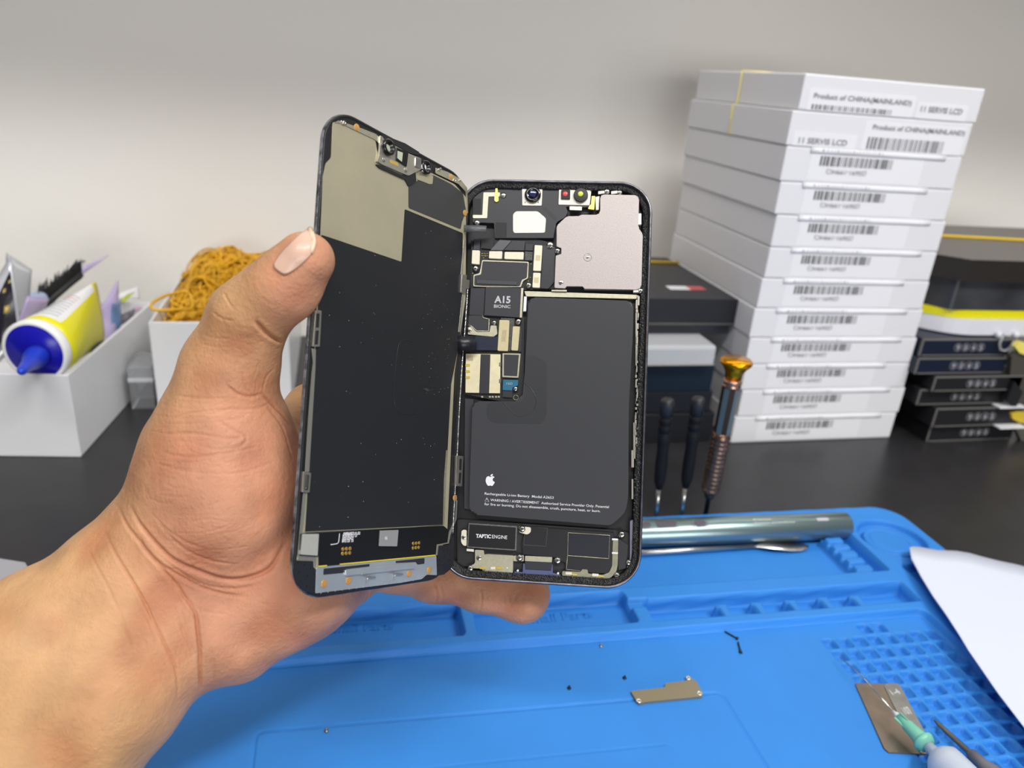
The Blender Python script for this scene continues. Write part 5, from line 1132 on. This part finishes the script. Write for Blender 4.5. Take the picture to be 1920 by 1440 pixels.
# clear plastic case between the two white boxes
o = sbox('clear_plastic_case', -.182, -.162, .660, .70, 0, .040, mat('clear_plastic', 'DDE0E4', .12, trans=.8), 'small clear plastic case between the two white boxes', 'case')
bm = bmesh.new(); add_box(bm, -.0104, .0104, -.0204, .0204, .026, .030, .0004, 1); bm_obj('case_rim', bm, mat('clear_rim', 'E8EAEE', .2, trans=.4), o)
# ------------------------------------------------------------------ white tray box at left with its contents
TM = Matrix.Translation((-.1985, .572, 0)) @ Matrix.Rotation(-.105, 4, 'Z') @ Matrix.Translation((-.16, 0, 0))
open_box('white_parts_box', .16, .188, .0690, .0022, WB, TM, 'low open white box at left holding the adhesive tube and pouches', 'box')
# adhesive tube
c0 = Vector(ony(66, 659, .580)); far = Vector((c0.x+.020, .672, .086))
TT = axis_m(c0, far); tb = empty('adhesive_tube', mat=TT); tag(tb, 'yellow adhesive tube with a blue pointed cap, lying in the low white box at left', 'tube'); LT = (far-c0).length
R0 = ony(133, 660, .580)[0]-c0.x
bm = bmesh.new(); add_lathe(bm, [(0, -.0005), (R0*.88, -.001), (R0*.90, 0), (0, .001)], n=48); bm_obj('cap_disc', bm, mat('cap_blue', '1512A6', .25), tb)['label'] = 'deep blue end face'
bm = bmesh.new(); add_lathe(bm, [(R0*.88, -.0012), (R0*.97, -.0014), (R0, .0), (R0, .0055), (R0*.97, .007), (R0*.80, .007), (R0*.88, -.0012)], n=48); bm_obj('shoulder_ring', bm, mat('tube_white', 'F0F0EC', .35), tb)
cone = (Vector(ony(37, 697, .535))-c0).normalized(); ci = TT.to_3x3().inverted() @ cone; M_ = axis_m((0, 0, 0), ci)
s_ = Vector((0, 0, -1)); base = TT.inverted() @ Vector(ony(71, 667, .577))
M_ = axis_m(base, TT.inverted() @ Vector(ony(38, 698, .532)))
bm = bmesh.new(); add_lathe(bm, [(0, 0), (R0*.36, 0), (R0*.34, .008), (R0*.22, .022), (R0*.15, .036), (R0*.13, .042), (R0*.07, .0455), (0, .046)], M_, 28); bm_obj('nozzle_cap', bm, mat('nozzle_blue', '2140C8', .3), tb)['label'] = 'bright blue pointed cap'
P = []; n = 40; ex = TT.to_3x3().inverted() @ Vector((0, 0, 1)); upa = math.atan2(ex.y, ex.x)
hs = 1 if (TT.to_3x3() @ Vector((math.cos(upa-math.pi/2), math.sin(upa-math.pi/2), 0))).x > 0 else -1
def tubept(a, t):
    f = max(0, (t-.15)/.85); rb = R0*.97*(1-f*.93); ra = R0*.97*(1+f*.18)     # flattens to a crimp
    x = rb*math.cos(a); y = ra*math.sin(a); c, s = math.cos(upa-math.pi/2), math.sin(upa-math.pi/2)
    return (x*c-y*s, x*s+y*c, .006+t*(LT-.006))
P = [[tubept(2*math.pi*k/n, t) for t in np.linspace(0, 1, 12)] for k in range(n+1)]
me_o = solidify_grid('tube_body', P, .0006, [mat('tube_yellow', 'E3DC14', .32), mat('tube_label', 'E9E9EA', .35)], tb)
body = me_o
k2 = 2*n and None
for p in body.data.polygons:
    k_, j_ = p.index//2//11, p.index//2 % 11
    if p.index < 2*11*n:
        a = hs*(2*math.pi*(k_+.5)/n-math.pi/2); a = (a+math.pi) % (2*math.pi)-math.pi
        if -.55 < a < 1.25 and 1 <= j_ <= 9: p.material_index = 1
body['label'] = 'yellow tube body with a white label panel on top'
for i in range(9):
    t = .16+i*.055; aa = [math.pi/2+hs*q for q in np.linspace(-.42, .9, 9)]
    bm = bmesh.new(); pts = [Vector(tubept(a_ if True else a_, t)) for a_ in aa]; pts = [p*1.004 if False else p+Vector((p.x, p.y, 0)).normalized()*.0004 for p in pts]
    add_tube(bm, pts, .00035, 4); bm_obj('label_line', bm, mat('line_grey' if i != 7 else 'line_red', '8E9096' if i != 7 else 'D0504A', .5), tb)
# pouches and cards standing in the low box: bent thin sheets given by their picture corners and depth
def pouch(name, quad, m, lab, cat='pouch', bend=.004, thick=.0012, nu=10, nv=8, group='pouches in the low white box'):
    """quad: four (px, py, y) corners, anticlockwise from lower left"""
    q = [np.array(ony(a, b, y)) for a, b, y in quad]; P = []
    nn = np.cross(q[1]-q[0], q[3]-q[0]); nn /= np.linalg.norm(nn)
    for i in range(nu+1):
        u = i/nu; P.append([(q[0]*(1-u)+q[1]*u)*(1-v)+(q[3]*(1-u)+q[2]*u)*v+nn*bend*math.sin(math.pi*u)*math.sin(math.pi*(.2+.8*v)) for v in np.linspace(0, 1, nv+1)])
    c = np.mean(q, 0); o = solidify_grid(name, np.array(P)-c, thick, m); o.location = c
    if lab: tag(o, lab, cat, group)
    return o
lav = mat('lavender_film', 'B5A8CE', .25, coat=.3, var=.12, vscale=40); silf = mat('silver_film', 'C9CAD2', .22, .3, var=.1, vscale=40); dkf = mat('black_panel', '1D1A26', .3)
gdf = mat('gold_print', 'B59E5C', .35, .4)
pc_ = pouch('card_pouch', [(-20, 700, .600), (42, 636, .612), (20, 480, .640), (-30, 560, .625)], silf, 'silver-edged pouch with black panel and gold print, far left in the low box', bend=.002)
def onto(name, quad, m, parent, lift=.0016):
    q = [np.array(ony(a, b, y-lift)) for a, b, y in quad]; P = [[(q[0]*(1-u)+q[1]*u)*(1-v)+(q[3]*(1-u)+q[2]*u)*v for v in (0, .5, 1)] for u in (0, .5, 1)]
    o = solidify_grid(name, np.array(P)-np.array(parent.location), .0004, m, parent); return o
onto('black_panel', [(-15, 660, .600), (32, 610, .610), (19, 508, .635), (-20, 590, .622)], dkf, pc_, .004)
for (u, v, s_) in ((12, 580, 9), (8, 545, 5), (18, 528, 4)): onto('gold_print', [(u-s_*.6, v+s_, .607), (u+s_*.6, v+s_*.6, .609), (u+s_*.7, v-s_, .612), (u-s_*.5, v-s_*.6, .610)], gdf, pc_, .006)
pouch('curled_card', [(14, 560, .69), (52, 600, .68), (60, 505, .69), (12, 474, .69)], mat('grey_film', 'A9AAAC', .3), 'grey curled card behind the gold-printed pouch', 'card', .008)
pouch('lavender_pouch', [(10, 660, .615), (60, 620, .650), (92, 560, .665), (52, 555, .640)], lav, 'lavender pouch standing just behind the tube at left', bend=.004)
pouch('pale_pouch', [(45, 610, .64), (80, 605, .665), (95, 545, .68), (58, 548, .66)], mat('pale_blue_film', 'AEBBD6', .25, coat=.3, var=.15, vscale=60), 'pale blue glossy pouch between the bristle strip and the tube', bend=.004)
# black bristle strip
q0 = np.array(ony(62, 560, .665)); q1 = np.array(ony(148, 492, .70)); bm = bmesh.new(); random.seed(4)
c = (q0+q1)/2
for k in range(70):
    t = k/69; p = q0*(1-t)+q1*t-c; hgt = random.uniform(.003, .012)*(1.2-.6*t); add_tube(bm, [p+np.array([0, 0, -.014]), p+np.array([.001, 0, 0]), p+np.array([random.uniform(.002, .006), random.uniform(-.003, .003), hgt*.8])], [.0011, .0009, .0003], 4)
add_tube(bm, [q0-c+np.array([0, 0, -.012]), q1-c+np.array([0, 0, -.010])], .0035, 6)
o = bm_obj('brush_strip', bm, mat('bristle_black', '2B2C2E', .6)); o.location = c; tag(o, 'black bristle strip leaning in the low white box behind the tube', 'brush')
st = pouch('striped_strip', [(96, 552, .700), (108, 548, .700), (205, 478, .735), (160, 498, .720)], lav, 'long thin purple and orange strip pointing up from the low white box', 'strip', .002)
onto('orange_part', [(100, 548, .700), (112, 545, .700), (150, 512, .715), (128, 520, .708)], mat('orange_film', 'C9794F', .4), st, .003)
pouch('grey_strip', [(78, 575, .68), (100, 568, .69), (160, 490, .725), (140, 498, .71)], silf, 'thin silver strip under the bristle strip', 'strip', .002)
pouch('tall_pouch', [(172, 690, .650), (222, 645, .690), (221, 526, .715), (190, 575, .685)], lav, 'tall lavender pouch standing right of the tube', bend=.005)
pouch('blue_pouch', [(205, 640, .675), (226, 622, .705), (226, 562, .715), (212, 570, .690)], mat('blue_film', '5D7EA8', .3, var=.2, vscale=60), 'narrow blue pouch just right of the tall lavender pouch', bend=.003)
pouch('green_strip', [(222, 566, .730), (232, 568, .730), (252, 548, .750), (240, 552, .745)], mat('green_film', 'A9B83C', .35), 'small yellow green strip behind the tall pouch', 'strip', .001)
pouch('white_card', [(215, 560, .745), (262, 560, .765), (258, 538, .768), (225, 550, .755)], STK, 'small white card at the back of the low white box', 'card', .001, .0008)
pouch('pink_strip', [(225, 592, .730), (232, 596, .730), (282, 570, .770), (270, 572, .765)], mat('pink_film', 'C4A3C0', .35), 'thin pink strip at the back right corner of the low box', 'strip', .001)
pouch('dark_card', [(160, 690, .62), (212, 640, .70), (205, 612, .70), (175, 650, .64)], mat('navy_film', '222A45', .3), 'dark navy card between the tube and the box wall', 'card', .002)
pouch('dark_card', [(222, 612, .70), (250, 592, .735), (252, 578, .74), (226, 590, .71)], mat('grey_mix', '6E6B78', .35, var=.5, vscale=80), 'mottled grey purple card near the back of the low white box', 'card', .002)
